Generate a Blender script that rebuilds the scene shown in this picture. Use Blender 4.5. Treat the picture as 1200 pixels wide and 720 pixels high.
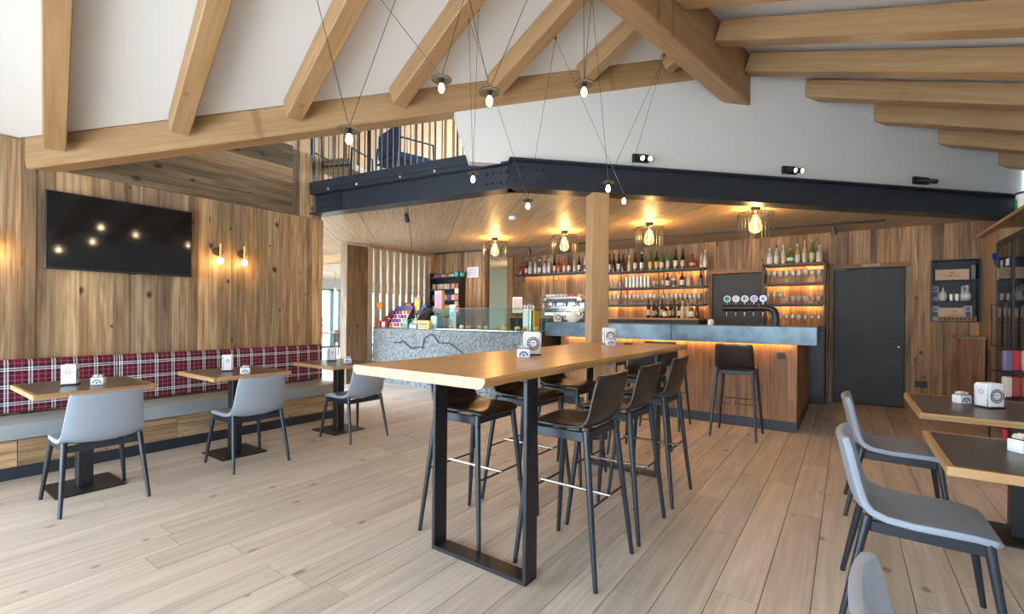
import bpy, bmesh, math, random
from mathutils import Vector, Matrix
random.seed(7)
SC = bpy.context.scene
COL = SC.collection
for o in list(bpy.data.objects): bpy.data.objects.remove(o, do_unlink=True)
R_ = math.radians

# ------------------------------------------------------------------ camera
# world frame: +Y runs along the floor planks and the left wall, +X to the right of it
TH = R_(35.5)
cd = bpy.data.cameras.new('camera'); cam = bpy.data.objects.new('camera', cd); COL.objects.link(cam)
cam.matrix_world = Matrix.Translation((0, 0, 1.32)) @ (Matrix.Rotation(TH, 4, 'Z') @ Matrix.Rotation(R_(90), 4, 'X') @ Matrix.Rotation(R_(.5), 4, 'Z'))
cd.sensor_width = 36; cd.lens = 36 * 550 / 1200; cd.shift_y = 10 / 1200; cd.clip_start = .02
SC.camera = cam

# ------------------------------------------------------------------ sky and exposure
wd = bpy.data.worlds.new('sky'); SC.world = wd; wd.use_nodes = True
wn = wd.node_tree.nodes; wn['Background'].inputs[0].default_value = (.74, .88, 1, 1); wn['Background'].inputs[1].default_value = 11.4
SC.view_settings.view_transform = 'Standard'; SC.view_settings.look = 'None'
SC.view_settings.gamma = 1; SC.view_settings.use_curve_mapping = False
SC.view_settings.exposure = 0.22

# ------------------------------------------------------------------ materials
def mat(name, col, rough=.5, metal=0, spec=.5, emit=None, es=0, noise=0, nscale=8, bump=0, coat=0, alpha=1, sheen=0):
    m = bpy.data.materials.new(name); m.use_nodes = True
    nt = m.node_tree; b = nt.nodes['Principled BSDF']
    b.inputs['Base Color'].default_value = (*col, 1); b.inputs['Roughness'].default_value = rough
    b.inputs['Metallic'].default_value = metal; b.inputs['Specular IOR Level'].default_value = spec
    b.inputs['Coat Weight'].default_value = coat; b.inputs['Alpha'].default_value = alpha
    if emit: b.inputs['Emission Color'].default_value = (*emit, 1); b.inputs['Emission Strength'].default_value = es
    if noise or bump:
        tc = nt.nodes.new('ShaderNodeTexCoord'); n = nt.nodes.new('ShaderNodeTexNoise')
        n.inputs['Scale'].default_value = nscale; n.inputs['Detail'].default_value = 5
        nt.links.new(tc.outputs['Object'], n.inputs['Vector'])
        if noise:
            r = nt.nodes.new('ShaderNodeValToRGB')
            r.color_ramp.elements[0].position = .3; r.color_ramp.elements[1].position = .7
            r.color_ramp.elements[0].color = (*[c * (1 - noise) for c in col], 1)
            r.color_ramp.elements[1].color = (*[min(1, c * (1 + noise)) for c in col], 1)
            nt.links.new(n.outputs['Fac'], r.inputs['Fac']); nt.links.new(r.outputs['Color'], b.inputs['Base Color'])
        if bump:
            bp = nt.nodes.new('ShaderNodeBump'); bp.inputs['Strength'].default_value = bump; bp.inputs['Distance'].default_value = .01
            nt.links.new(n.outputs['Fac'], bp.inputs['Height']); nt.links.new(bp.outputs['Normal'], b.inputs['Normal'])
    return m

def wood(name, a, b, dark, rough=.5, knots=.5, grain=1, var=.25, tint=None, bump=.15, gs=1.0, kd=3.6, kp=.3, gd=.62):
    """a/b: light and mid colour of the grain, dark: knots and late wood; grain runs along local X; every object differs"""
    m = bpy.data.materials.new(name); m.use_nodes = True
    nt = m.node_tree; N = nt.nodes; L = nt.links; bs = N['Principled BSDF']
    tc = N.new('ShaderNodeTexCoord'); oi = N.new('ShaderNodeObjectInfo')
    mu = N.new('ShaderNodeVectorMath'); mu.operation = 'SCALE'; mu.inputs[0].default_value = (37, 17, 29); L.new(oi.outputs['Random'], mu.inputs['Scale'])
    ad = N.new('ShaderNodeVectorMath'); L.new(tc.outputs['Object'], ad.inputs[0]); L.new(mu.outputs[0], ad.inputs[1])
    def noise(sc, scale, det, dist=0):
        mp = N.new('ShaderNodeMapping'); mp.inputs['Scale'].default_value = sc; L.new(ad.outputs[0], mp.inputs['Vector'])
        n = N.new('ShaderNodeTexNoise'); n.inputs['Scale'].default_value = scale; n.inputs['Detail'].default_value = det; n.inputs['Distortion'].default_value = dist
        L.new(mp.outputs[0], n.inputs['Vector']); return n.outputs['Fac']
    def ramp(f, p0, c0, p1, c1):
        r = N.new('ShaderNodeValToRGB'); e = r.color_ramp.elements
        e[0].position = p0; e[0].color = c0; e[1].position = p1; e[1].color = c1; L.new(f, r.inputs['Fac']); return r.outputs['Color']
    def mix(f, x, y, mode='MIX'):
        q = N.new('ShaderNodeMix'); q.data_type = 'RGBA'; q.blend_type = mode
        for s_, v in ((q.inputs['Factor'], f), (q.inputs[6], x), (q.inputs[7], y)):
            if isinstance(v, (int, float)): s_.default_value = v
            elif isinstance(v, tuple): s_.default_value = v if len(v) == 4 else (*v, 1)
            else: L.new(v, s_)
        return q.outputs[2]
    broad = noise((.9, 8 * gs, 8 * gs), 1.0, 4, 1.6)
    c = ramp(broad, .36, (*b, 1), .64, (*a, 1))
    fine = noise((1.2, 45 * gs, 45 * gs), 1.0, 4, .6)
    g = ramp(fine, .38, (gd, gd, gd, 1), .58, (1, 1, 1, 1))
    c = mix(.75 * grain, c, g, 'MULTIPLY')
    if knots:
        mp = N.new('ShaderNodeMapping'); mp.inputs['Scale'].default_value = (kd, kd * 1.5, kd * 1.5); L.new(ad.outputs[0], mp.inputs['Vector'])
        v = N.new('ShaderNodeTexVoronoi'); v.voronoi_dimensions = '2D'; v.inputs['Scale'].default_value = 1.0; L.new(mp.outputs[0], v.inputs['Vector'])
        sp = N.new('ShaderNodeSeparateColor'); L.new(v.outputs['Color'], sp.inputs[0])
        sz = N.new('ShaderNodeMapRange'); sz.inputs['To Min'].default_value = .45; sz.inputs['To Max'].default_value = 1.25; L.new(sp.outputs[1], sz.inputs['Value'])
        wob = N.new('ShaderNodeMath'); wob.operation = 'MULTIPLY_ADD'; wob.inputs[1].default_value = .09; L.new(noise((14, 14, 14), 1.0, 2), wob.inputs[0]); L.new(v.outputs['Distance'], wob.inputs[2])
        dv = N.new('ShaderNodeMath'); dv.operation = 'DIVIDE'; L.new(wob.outputs[0], dv.inputs[0]); L.new(sz.outputs[0], dv.inputs[1])
        k = ramp(dv.outputs[0], .09, (1, 1, 1, 1), .19, (0, 0, 0, 1))
        gt = N.new('ShaderNodeMath'); gt.operation = 'GREATER_THAN'; gt.inputs[1].default_value = 1 - kp; L.new(sp.outputs[0], gt.inputs[0])
        kb = N.new('ShaderNodeMath'); kb.operation = 'MULTIPLY'; L.new(k, kb.inputs[0]); L.new(gt.outputs[0], kb.inputs[1])
        ka = N.new('ShaderNodeMath'); ka.operation = 'MULTIPLY'; ka.inputs[1].default_value = knots; L.new(kb.outputs[0], ka.inputs[0])
        c = mix(ka.outputs[0], c, dark)
    # per-piece tone
    wn_ = N.new('ShaderNodeTexWhiteNoise'); wn_.noise_dimensions = '1D'; L.new(oi.outputs['Random'], wn_.inputs['W'])
    mr = N.new('ShaderNodeMapRange'); mr.inputs['To Min'].default_value = 1 - var; mr.inputs['To Max'].default_value = 1 + var * .6; L.new(wn_.outputs['Value'], mr.inputs['Value'])
    hs = N.new('ShaderNodeHueSaturation'); L.new(mr.outputs[0], hs.inputs['Value']); L.new(c, hs.inputs['Color'])
    c = hs.outputs['Color']
    if tint:
        r2 = N.new('ShaderNodeMath'); r2.operation = 'MULTIPLY'; r2.inputs[1].default_value = tint[1]; L.new(oi.outputs['Random'], r2.inputs[0])
        c = mix(r2.outputs[0], c, mix(1.0, c, tint[0], 'MULTIPLY'))
    L.new(c, bs.inputs['Base Color']); bs.inputs['Roughness'].default_value = rough
    if bump:
        bp = N.new('ShaderNodeBump'); bp.inputs['Strength'].default_value = bump; bp.inputs['Distance'].default_value = .004
        L.new(fine, bp.inputs['Height']); L.new(bp.outputs['Normal'], bs.inputs['Normal'])
    return m

M = {}
M['floor'] = wood('oak_floor', (.67, .575, .49), (.565, .475, .395), (.15, .10, .07), .40, .7, .5, .13, bump=.08, kd=3.6, kp=.12)
M['sub'] = mat('floor_joint', (.05, .035, .025), .9)
M['old'] = wood('reclaimed_wood', (.60, .385, .20), (.34, .195, .09), (.035, .016, .008), .6, .95, 1, .55, ((.66, .78, .92), .95), .3, kd=3.4, kp=.22, gd=.5)
M['old2'] = wood('reclaimed_brown_part_dimmed', (.52, .30, .14), (.27, .14, .058), (.03, .014, .007), .6, .95, 1, .55, ((.72, .80, .90), .9), .3, kd=3.4, kp=.22, gd=.5)  # browner wood; part of its darkness is dimmer light put into the colour
M['barwood'] = wood('bar_larch', (.40, .19, .075), (.25, .105, .04), (.06, .025, .01), .5, .6, 1, .22, None, .3)
M['beam'] = wood('spruce_glulam', (.42, .258, .123), (.36, .21, .092), (.20, .09, .03), .55, .6, .45, .07, None, .1)
M['slat'] = wood('pale_slat', (.66, .60, .48), (.55, .49, .38), (.2, .14, .08), .6, .5, .6, .15)
M['ply'] = wood('soffit_board', (.60, .45, .29), (.49, .36, .22), (.14, .08, .04), .5, .2, .9, .08, None, .25)
M['table'] = wood('oak_slab', (.66, .36, .135), (.55, .28, .095), (.28, .12, .035), .28, .2, .5, .03, None, .05, .6)
M['endgrain'] = wood('slab_end', (.56, .42, .28), (.47, .34, .22), (.4, .25, .14), .6, 0, .6, .02)
M['edge'] = wood('oak_edge', (.55, .34, .16), (.42, .24, .10), (.12, .06, .03), .5, .5, .9, .08)
M['lam'] = mat('brown_laminate', (.075, .056, .047), .33, noise=.2, nscale=60)
M['plaster'] = mat('white_plaster', (.69, .685, .675), .85, bump=.12, nscale=120)
M['steel'] = mat('painted_steel', (.020, .027, .040), .38, noise=.15, nscale=5)
M['black'] = mat('black_metal', (.012, .014, .017), .4)
M['frame'] = mat('stained_ash', (.012, .020, .031), .34)
M['shell'] = mat('black_stained_ply', (.020, .015, .013), .32, noise=.35, nscale=18)
M['grey'] = mat('grey_leatherette', (.28, .325, .39), .45, bump=.05, nscale=300)
M['padgrey'] = mat('bench_leatherette', (.29, .325, .34), .42, bump=.08, nscale=30)
M['chrome'] = mat('chrome', (.55, .55, .56), .25, 1)
M['brass'] = mat('brass', (.75, .52, .22), .25, 1)
M['zinc'] = mat('waxed_zinc', (.10, .145, .175), .34, .35, noise=.35, nscale=6)
M['doorm'] = mat('door_graphite', (.016, .018, .022), .5, noise=.25, nscale=4)
M['tv'] = mat('tv_screen', (.006, .006, .007), .06, spec=.35)
M['white'] = mat('white_plastic', (.80, .80, .82), .35)
M['navy'] = mat('navy_print', (.012, .018, .09), .5)
M['sky_blue'] = mat('blue_print', (.13, .25, .45), .5)
M['paper'] = mat('paper', (.78, .76, .80), .8)
M['kick'] = mat('kick_plate', (.018, .024, .034), .45)
M['brownrod'] = mat('brown_rod', (.06, .035, .022), .5)
M['greywall'] = mat('grey_wall', (.27, .25, .235), .9)
M['greenwall'] = mat('sage_wall', (.20, .21, .15), .9)
M['leaf'] = mat('leaf', (.045, .16, .03), .6)
M['navyfab'] = mat('navy_fabric', (.012, .028, .075), .8)
M['redp'] = mat('red_plastic', (.55, .02, .03), .4)
M['blue_glass'] = mat('blue_gloss', (.01, .015, .35), .2)
M['bulb'] = mat('bulb_glow', (1, .8, .5), .3, emit=(1, .62, .22), es=18)
M['bulbw'] = mat('spot_glow', (1, .9, .7), .3, emit=(1, .80, .5), es=22)
M['led'] = mat('led_strip', (1, .8, .5), .3, emit=(1, .50, .13), es=46)
M['globe'] = mat('globe_glow', (1, .95, .8), .3, emit=(1, .85, .55), es=4)
M['ground'] = mat('paving', (.55, .53, .5), .9, noise=.15)

def glassmat(name, col=(1, 1, 1), fac=.12, rough=.03, ior=1.45, glow=None, milky=0):
    m = bpy.data.materials.new(name); m.use_nodes = True; nt = m.node_tree; nt.nodes.remove(nt.nodes['Principled BSDF'])
    t = nt.nodes.new('ShaderNodeBsdfTransparent'); t.inputs[0].default_value = (*col, 1)
    g = nt.nodes.new('ShaderNodeBsdfGlossy'); g.inputs['Roughness'].default_value = rough
    fr = nt.nodes.new('ShaderNodeFresnel'); fr.inputs[0].default_value = ior
    ad = nt.nodes.new('ShaderNodeMath'); ad.operation = 'ADD'; ad.inputs[1].default_value = fac; ad.use_clamp = True
    nt.links.new(fr.outputs[0], ad.inputs[0])
    mx = nt.nodes.new('ShaderNodeMixShader'); nt.links.new(ad.outputs[0], mx.inputs[0]); nt.links.new(t.outputs[0], mx.inputs[1]); nt.links.new(g.outputs[0], mx.inputs[2])
    out = mx.outputs[0]
    if milky:
        df = nt.nodes.new('ShaderNodeBsdfDiffuse'); df.inputs[0].default_value = (.85, .85, .82, 1); m2 = nt.nodes.new('ShaderNodeMixShader'); m2.inputs[0].default_value = milky
        nt.links.new(out, m2.inputs[1]); nt.links.new(df.outputs[0], m2.inputs[2]); out = m2.outputs[0]
    if glow:
        em = nt.nodes.new('ShaderNodeEmission'); em.inputs[0].default_value = (*glow[0], 1); em.inputs[1].default_value = glow[1]
        ac = nt.nodes.new('ShaderNodeAddShader'); nt.links.new(out, ac.inputs[0]); nt.links.new(em.outputs[0], ac.inputs[1]); out = ac.outputs[0]
    nt.links.new(out, nt.nodes['Material Output'].inputs[0]); return m
M['pane'] = glassmat('window_glass', (.93, .97, .95), .02)
M['case'] = glassmat('display_glass', (.86, .95, .92), .0, .03, 1.12)
M['glass'] = glassmat('tumbler_glass', (.95, .95, .92), .12, .15, 1.3, milky=.30)
M['amber_glass'] = glassmat('bulb_glass', (1, .88, .6), .03, .05, 1.3, ((1, .62, .25), .55))
M['fridge_glass'] = glassmat('fridge_glass', (.35, .42, .40), .10)

def stone():
    m = bpy.data.materials.new('split_stone'); m.use_nodes = True; nt = m.node_tree; b = nt.nodes['Principled BSDF']
    tc = nt.nodes.new('ShaderNodeTexCoord')
    n = nt.nodes.new('ShaderNodeTexNoise'); n.inputs['Scale'].default_value = 26; n.inputs['Detail'].default_value = 8; n.inputs['Roughness'].default_value = .75
    n2 = nt.nodes.new('ShaderNodeTexNoise'); n2.inputs['Scale'].default_value = 2.5; n2.inputs['Detail'].default_value = 3
    for q in (n, n2): nt.links.new(tc.outputs['Object'], q.inputs['Vector'])
    r = nt.nodes.new('ShaderNodeValToRGB'); r.color_ramp.elements[0].position = .35; r.color_ramp.elements[1].position = .62
    r.color_ramp.elements[0].color = (.075, .085, .09, 1); r.color_ramp.elements[1].color = (.30, .33, .34, 1)
    nt.links.new(n.outputs['Fac'], r.inputs['Fac']); nt.links.new(r.outputs['Color'], b.inputs['Base Color'])
    bp = nt.nodes.new('ShaderNodeBump'); bp.inputs['Strength'].default_value = .9; bp.inputs['Distance'].default_value = .02
    nt.links.new(n.outputs['Fac'], bp.inputs['Height']); nt.links.new(bp.outputs['Normal'], b.inputs['Normal']); b.inputs['Roughness'].default_value = .8
    return m
M['stone'] = stone()

def plaid():
    """woven tartan: warp bands along local X, weft bands along local Z"""
    m = bpy.data.materials.new('tartan_fabric'); m.use_nodes = True; nt = m.node_tree; N = nt.nodes; L = nt.links; b = N['Principled BSDF']
    tc = N.new('ShaderNodeTexCoord'); sx = N.new('ShaderNodeSeparateXYZ'); L.new(tc.outputs['Object'], sx.inputs[0])
    def bands(sock, period):
        mm = N.new('ShaderNodeMath'); mm.operation = 'DIVIDE'; mm.inputs[1].default_value = period; L.new(sock, mm.inputs[0])
        fr = N.new('ShaderNodeMath'); fr.operation = 'FRACT'; L.new(mm.outputs[0], fr.inputs[0])
        r = N.new('ShaderNodeValToRGB'); r.color_ramp.interpolation = 'CONSTANT'; e = r.color_ramp.elements
        red = (.14, .010, .03, 1); wh = (.80, .78, .80, 1); bl = (.016, .012, .028, 1); pk = (.36, .22, .25, 1)
        st = [(0, red), (.16, pk), (.19, red), (.30, bl), (.42, wh), (.49, bl), (.55, wh), (.62, bl), (.76, red), (.86, pk), (.89, red)]
        e[0].position = 0; e[0].color = red; e[1].position = .16; e[1].color = pk
        for p, c in st[2:]:
            q = e.new(p); q.color = c
        L.new(fr.outputs[0], r.inputs['Fac']); return r.outputs['Color']
    c1 = bands(sx.outputs['X'], .145); c2 = bands(sx.outputs['Z'], .145)
    q = N.new('ShaderNodeMix'); q.data_type = 'RGBA'; q.inputs['Factor'].default_value = .5; L.new(c1, q.inputs[6]); L.new(c2, q.inputs[7])
    L.new(q.outputs[2], b.inputs['Base Color']); b.inputs['Roughness'].default_value = .9; b.inputs['Specular IOR Level'].default_value = .2
    return m
M['plaid'] = plaid()
_cm = {}
def colmat(c, rough=.45):
    k = (tuple(round(v, 3) for v in c), rough)
    if k not in _cm: _cm[k] = mat('paint_%02d' % len(_cm), c, rough)
    return _cm[k]

# ------------------------------------------------------------------ mesh helpers
class MB:
    def __init__(s): s.v = []; s.f = []; s.mi = []; s.cur = 0
    def add(s, vs, fs):
        o = len(s.v); s.v += [tuple(p) for p in vs]; s.f += [tuple(i + o for i in f) for f in fs]; s.mi += [s.cur] * len(fs); return s
    def box(s, a, b):
        (x0, y0, z0), (x1, y1, z1) = a, b
        return s.add([(x0,y0,z0),(x1,y0,z0),(x1,y1,z0),(x0,y1,z0),(x0,y0,z1),(x1,y0,z1),(x1,y1,z1),(x0,y1,z1)],
                     [(0,3,2,1),(4,5,6,7),(0,1,5,4),(1,2,6,5),(2,3,7,6),(3,0,4,7)])
    def cb(s, c, d): return s.box([c[i]-d[i]/2 for i in range(3)], [c[i]+d[i]/2 for i in range(3)])
    def tube(s, pts, rad, n=8, cap=True):
        pts = [Vector(p) for p in pts]; rs = rad if isinstance(rad, (list, tuple)) else [rad] * len(pts)
        vs = []; fs = []; prev = None
        for i, p in enumerate(pts):
            t = (pts[min(i+1, len(pts)-1)] - pts[max(i-1, 0)]).normalized()
            u = (prev - t * prev.dot(t)) if prev is not None else t.orthogonal()
            u.normalize(); prev = u; w = t.cross(u)
            for k in range(n):
                a = 2 * math.pi * k / n; vs.append(p + (u * math.cos(a) + w * math.sin(a)) * rs[i])
        for i in range(len(pts) - 1):
            for k in range(n): fs.append((i*n+k, i*n+(k+1) % n, (i+1)*n+(k+1) % n, (i+1)*n+k))
        if cap: fs.append(tuple(range(n-1, -1, -1))); fs.append(tuple((len(pts)-1)*n + k for k in range(n)))
        return s.add(vs, fs)
    def lathe(s, prof, n=14, c=(0, 0, 0), axis='Z'):
        vs = []; fs = []
        for r, z in prof:
            for k in range(n):
                a = 2 * math.pi * k / n; x, y = r * math.cos(a), r * math.sin(a)
                if axis == 'Z': p = (c[0]+x, c[1]+y, c[2]+z)
                elif axis == 'Y': p = (c[0]+x, c[1]+z, c[2]+y)
                else: p = (c[0]+z, c[1]+x, c[2]+y)
                vs.append(p)
        for i in range(len(prof) - 1):
            for k in range(n): fs.append((i*n+k, i*n+(k+1) % n, (i+1)*n+(k+1) % n, (i+1)*n+k))
        if prof[0][0] > 1e-5: fs.append(tuple(range(n-1, -1, -1)))
        if prof[-1][0] > 1e-5: fs.append(tuple((len(prof)-1)*n + k for k in range(n)))
        return s.add(vs, fs)
    def prism(s, pts, axis, a, b):
        """pts: 2-D outline; axis: extrusion axis from a to b"""
        n = len(pts)
        def P(p, t): return {'X': (t, p[0], p[1]), 'Y': (p[0], t, p[1]), 'Z': (p[0], p[1], t)}[axis]
        return s.add([P(p, a) for p in pts] + [P(p, b) for p in pts],
                     [tuple(range(n-1, -1, -1)), tuple(range(n, 2*n))] + [(i, (i+1) % n, n+(i+1) % n, n+i) for i in range(n)])
    def loft(s, pa, pb):
        n = len(pa)
        return s.add(list(pa) + list(pb), [tuple(range(n-1, -1, -1)), tuple(range(n, 2*n))] + [(i, (i+1) % n, n+(i+1) % n, n+i) for i in range(n)])
    def mesh(s, name, mats, bev=0, seg=1, smooth=None):
        me = bpy.data.meshes.new(name); me.from_pydata(s.v, [], s.f); me.update()
        for i, p in enumerate(me.polygons): p.material_index = s.mi[i]
        bm = bmesh.new(); bm.from_mesh(me); bmesh.ops.remove_doubles(bm, verts=bm.verts, dist=1e-6)
        bmesh.ops.recalc_face_normals(bm, faces=bm.faces)
        if bev:
            es = [e for e in bm.edges if len(e.link_faces) == 2 and e.calc_face_angle(0) > .5]
            bmesh.ops.bevel(bm, geom=es, offset=bev, segments=seg, affect='EDGES', profile=.6)
        if smooth is not None:
            for f in bm.faces: f.smooth = True
            for e in bm.edges:
                if len(e.link_faces) == 2 and e.calc_face_angle(0) > smooth: e.smooth = False
        bm.to_mesh(me); bm.free()
        for m in (mats if isinstance(mats, (list, tuple)) else [mats]): me.materials.append(m)
        return me
    def build(s, name, mats, parent=None, bev=0, seg=1, smooth=None, loc=None, mw=None):
        return put(name, s.mesh(name, mats, bev, seg, smooth), parent, loc, mw)
def put(name, me, parent=None, loc=None, mw=None):
    o = bpy.data.objects.new(name, me); COL.objects.link(o)
    if parent: o.parent = parent
    if mw is not None: o.matrix_basis = mw
    if loc is not None: o.location = loc
    return o
def tag(o, label, cat, group=None):
    o['label'] = label; o['category'] = cat
    if group: o['group'] = group
    return o
def struct(o, label=None):
    o['kind'] = 'structure'
    if label: o['label'] = label
    return o
def thing(name, label, cat, loc=(0, 0, 0), rz=0, group=None):
    o = bpy.data.objects.new(name, None); COL.objects.link(o); o.location = loc; o.rotation_euler = (0, 0, rz); o.empty_display_size = .1
    return tag(o, label, cat, group)
def dup(root, loc, rz, label=None, group=None):
    r = root.copy(); COL.objects.link(r); r.location = loc; r.rotation_euler = (0, 0, rz)
    if label: r['label'] = label
    if group: r['group'] = group
    for ch in list(root.children):
        c = ch.copy(); COL.objects.link(c); c.parent = r
        for g in ch.children:
            d = g.copy(); COL.objects.link(d); d.parent = c
    return r
_bc = {}
def bar(name, A, B, w, t, up=(0, 0, 1), m=None, parent=None, bev=0, ends=None):
    """a timber from A to B: local X along it, width w on local Y, thickness t on local Z (towards 'up')"""
    A = Vector(A); B = Vector(B); L = (B - A).length; x = (B - A).normalized(); z = Vector(up); z = (z - x * z.dot(x)).normalized(); y = z.cross(x)
    k = (round(L, 3), round(w, 3), round(t, 3), m.name, bev)
    if k not in _bc:
        b = MB().cb((0, 0, 0), (L, w, t)); _bc[k] = b.mesh(name, m, bev)
    mw = Matrix((( x.x, y.x, z.x, 0), (x.y, y.y, z.y, 0), (x.z, y.z, z.z, 0), (0, 0, 0, 1))); mw.translation = (A + B) / 2
    return put(name, _bc[k], parent, None, mw)
def light(name, loc, power, col=(1, .62, .3), rad=.02, kind='POINT', parent=None, size=None, spot=None, rot=None):
    ld = bpy.data.lights.new(name, kind); ld.energy = power; ld.color = col
    if kind in ('POINT', 'SPOT'): ld.shadow_soft_size = rad
    if spot: ld.spot_size = spot; ld.spot_blend = .6
    if size: ld.shape = 'RECTANGLE'; ld.size, ld.size_y = size
    o = bpy.data.objects.new(name, ld); COL.objects.link(o); o.location = loc
    if rot: o.rotation_euler = rot
    if parent: o.parent = parent
    return o
def text(name, s, size, m, parent, mw, ext=.001):
    cu = bpy.data.curves.new(name, 'FONT'); cu.body = s; cu.size = size; cu.align_x = 'CENTER'; cu.align_y = 'CENTER'; cu.extrude = ext; cu.resolution_u = 2
    o = bpy.data.objects.new(name, cu); COL.objects.link(o)
    me = bpy.data.meshes.new_from_object(o.evaluated_get(bpy.context.evaluated_depsgraph_get()))
    bpy.data.objects.remove(o); me.materials.clear(); me.materials.append(m)
    return put(name, me, parent, None, mw)
def frameM(o, x, y):
    """matrix with local X, Y axes given (Z = X x Y) at o"""
    x = Vector(x).normalized(); y = Vector(y).normalized(); z = x.cross(y)
    m = Matrix(((x.x, y.x, z.x, 0), (x.y, y.y, z.y, 0), (x.z, y.z, z.z, 0), (0, 0, 0, 1))); m.translation = o; return m
# ------------------------------------------------------------------ frames of the place
RD = Vector((math.sin(R_(9.9)), math.cos(R_(9.9)), 0)); ND = Vector((RD.y, -RD.x, 0))     # ridge direction, down-slope to the right
def SP(s, p, z): return RD * s + ND * p + Vector((0, 0, z))
WA = Vector((-2.883, 3.989, 0)); WD = Vector((.68585, .72774, 0)); WN = Vector((-.72774, .68585, 0))   # plane of the steel beam and white wall
def WP(t, d, z): return WA + WD * t + WN * d + Vector((0, 0, z))
def zL(p): return 2.84 + .4143 * (p + 5.883)          # white ceiling left of the ridge
def zRb(p): return 3.97 - .3686 * (p + 1.541)         # underside of the right rafters
def pN(v): return v.dot(ND)
PR = -2.066                                            # ridge line
XW = -5.85                                             # left wall face

# ------------------------------------------------------------------ floor
fl = struct(MB().box((-17, -4.5, -.2), (2.3, 17.5, -.012)).build('floor', M['floor']), 'pale oak plank floor')
MB().box((-7.8, .15, -.0125), (1.95, 9.2, -.008)).build('joint_layer', M['sub'], fl)
cols = []
x = -7.769
rnd = random.Random(3)
pl_seen = 0
while x < 1.9:
    ya, yb = (.2, 9.0) if x > -5.5 else (3.5, 6.2)
    if x > -.5: ya = .6
    y = ya - rnd.random() * 1.3
    while y < yb:
        L = rnd.choice((1.3, 1.5, 1.7, 1.9)); y1 = min(y + L, yb); y0_ = max(y, ya)
        if y1 - y0_ > .05:
            bar('plank', (x + .098, y0_ + .0015, -.006), (x + .098, y1 - .0015, -.006), .192, .0122, (0, 0, 1), M['floor'], fl); pl_seen += 1
        y += L
    x += .196
MB().box((-17, -4.5, -.02), (2.3, .2, -.0005)).build('floor_field', M['floor'], fl)
MB().box((-17, .2, -.02), (-7.77, 17.5, -.0005)).build('floor_field', M['floor'], fl)

# ------------------------------------------------------------------ reclaimed boards on a wall
def boards(parent, a0, a1, place, zlo, zhi, holes=(), wmin=.09, wmax=.17, m=None, seed=1, proud=.006, snap=()):
    """vertical boards from a0 to a1 along a wall; place(a, d, z) gives the point d in front of the wall; holes: (a0,a1,z0,z1)"""
    rn = random.Random(seed); cuts = sorted(set([a0, a1] + [v for h in holes for v in h[:2] if a0 < v < a1] + list(snap)))
    for c0, c1 in zip(cuts, cuts[1:]):
        n = max(1, round((c1 - c0) / rn.uniform(wmin, wmax))); ws = [rn.uniform(.65, 1.35) for _ in range(n)]; k = (c1 - c0) / sum(ws); a = c0
        for w in ws:
            w *= k; mid = a + w / 2; segs = [(zlo, zhi)]
            for h in holes:
                if h[0] - 1e-4 <= mid <= h[1] + 1e-4:
                    ns = []
                    for s0, s1 in segs:
                        if h[2] > s0: ns.append((s0, min(s1, h[2])))
                        if h[3] < s1: ns.append((max(s0, h[3]), s1))
                    segs = ns
            pr = rn.random() * proud
            for s0, s1 in segs:
                if s1 - s0 > .02:
                    p = place(mid, .011 + pr / 2, s0); q = place(mid, .011 + pr / 2, s1); u = place(mid, 1, 0) - place(mid, 0, 0)
                    bar('board', p, q, w - .0025, .022 + pr, u, m or M['old'], parent)
            a += w

# ------------------------------------------------------------------ left wall
wl = struct(MB().box((XW - .25, -.6, 0), (XW - .001, .9, 2.82)).box((XW - .25, .9, 0), (XW - .001, 3.70, 3.45)).build('wall_left', M['old']), 'reclaimed timber wall behind the tartan bench')
boards(wl, -.6, .84, lambda a, d, z: Vector((XW - .022 + d, a, z)), .3, 2.81, seed=4)
boards(wl, .84, .93, lambda a, d, z: Vector((XW - .012 + d, a, z)), .3, 2.84, seed=5, wmin=.09, wmax=.1)
boards(wl, .93, 3.70, lambda a, d, z: Vector((XW - .022 + d, a, z)), .3, 2.60, seed=11)
z = 2.603; k = 0
rn = random.Random(9)
while z < 3.45:
    hh = rn.uniform(.12, .2); bar('board', (XW - .002, .95, z + hh / 2), (XW - .002, 3.28, z + hh / 2), hh - .003, .03 + rn.random() * .008, (1, 0, 0), M['old'], wl); z += hh
for y in (3.33, 3.42, 3.52, 3.62): bar('board', (XW - .005, y, 2.603), (XW - .005, y, 3.45), .095, .035, (1, 0, 0), M['old'], wl)
for i in range(3): bar('board', (XW - .03 - .08 * i, 3.712, 0.02), (XW - .03 - .08 * i, 3.712, 2.6), .078, .022, (0, 1, 0), M['old'], wl)   # end of the wall

# ------------------------------------------------------------------ roof
def slab(name, pts, up, th, m, label=None):
    b = MB(); b.loft(pts, [p + up * th for p in pts]); return struct(b.build(name, m), label)
UPL = (Vector((0, 0, 1)) - ND * .4143).normalized(); UPR = (Vector((0, 0, 1)) + ND * .3686).normalized()
def vs(p): return -.145 + (p + 5.883) * (4.29 / 2.824)      # valley line in plan
lpts = [SP(-4, -6.4, zL(-6.4)), SP(-4, PR, zL(PR)), SP(vs(PR), PR, zL(PR)), SP(vs(-6.4), -6.4, zL(-6.4))]
slab('ceiling', lpts, UPL, .12, M['plaster'], 'white ceiling between the rafters, left of the ridge')
DR = .20
def zR(p): return zRb(p) + DR * 1.066
zr0 = zR(PR); dz = zL(PR) - zr0
rp_ = [SP(-4, PR, zL(PR)), SP(10.2, PR, zL(PR)), SP(10.2, 2.6, zR(2.6) + dz * .3), SP(-4, 2.6, zR(2.6) + dz * .3)]
slab('ceiling', rp_, UPR, .12, M['plaster'], 'white ceiling between the rafters, right of the ridge')
def vz(t, d): return 2.845 + .2276 * (t + 4.28) + .35 * d
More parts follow.
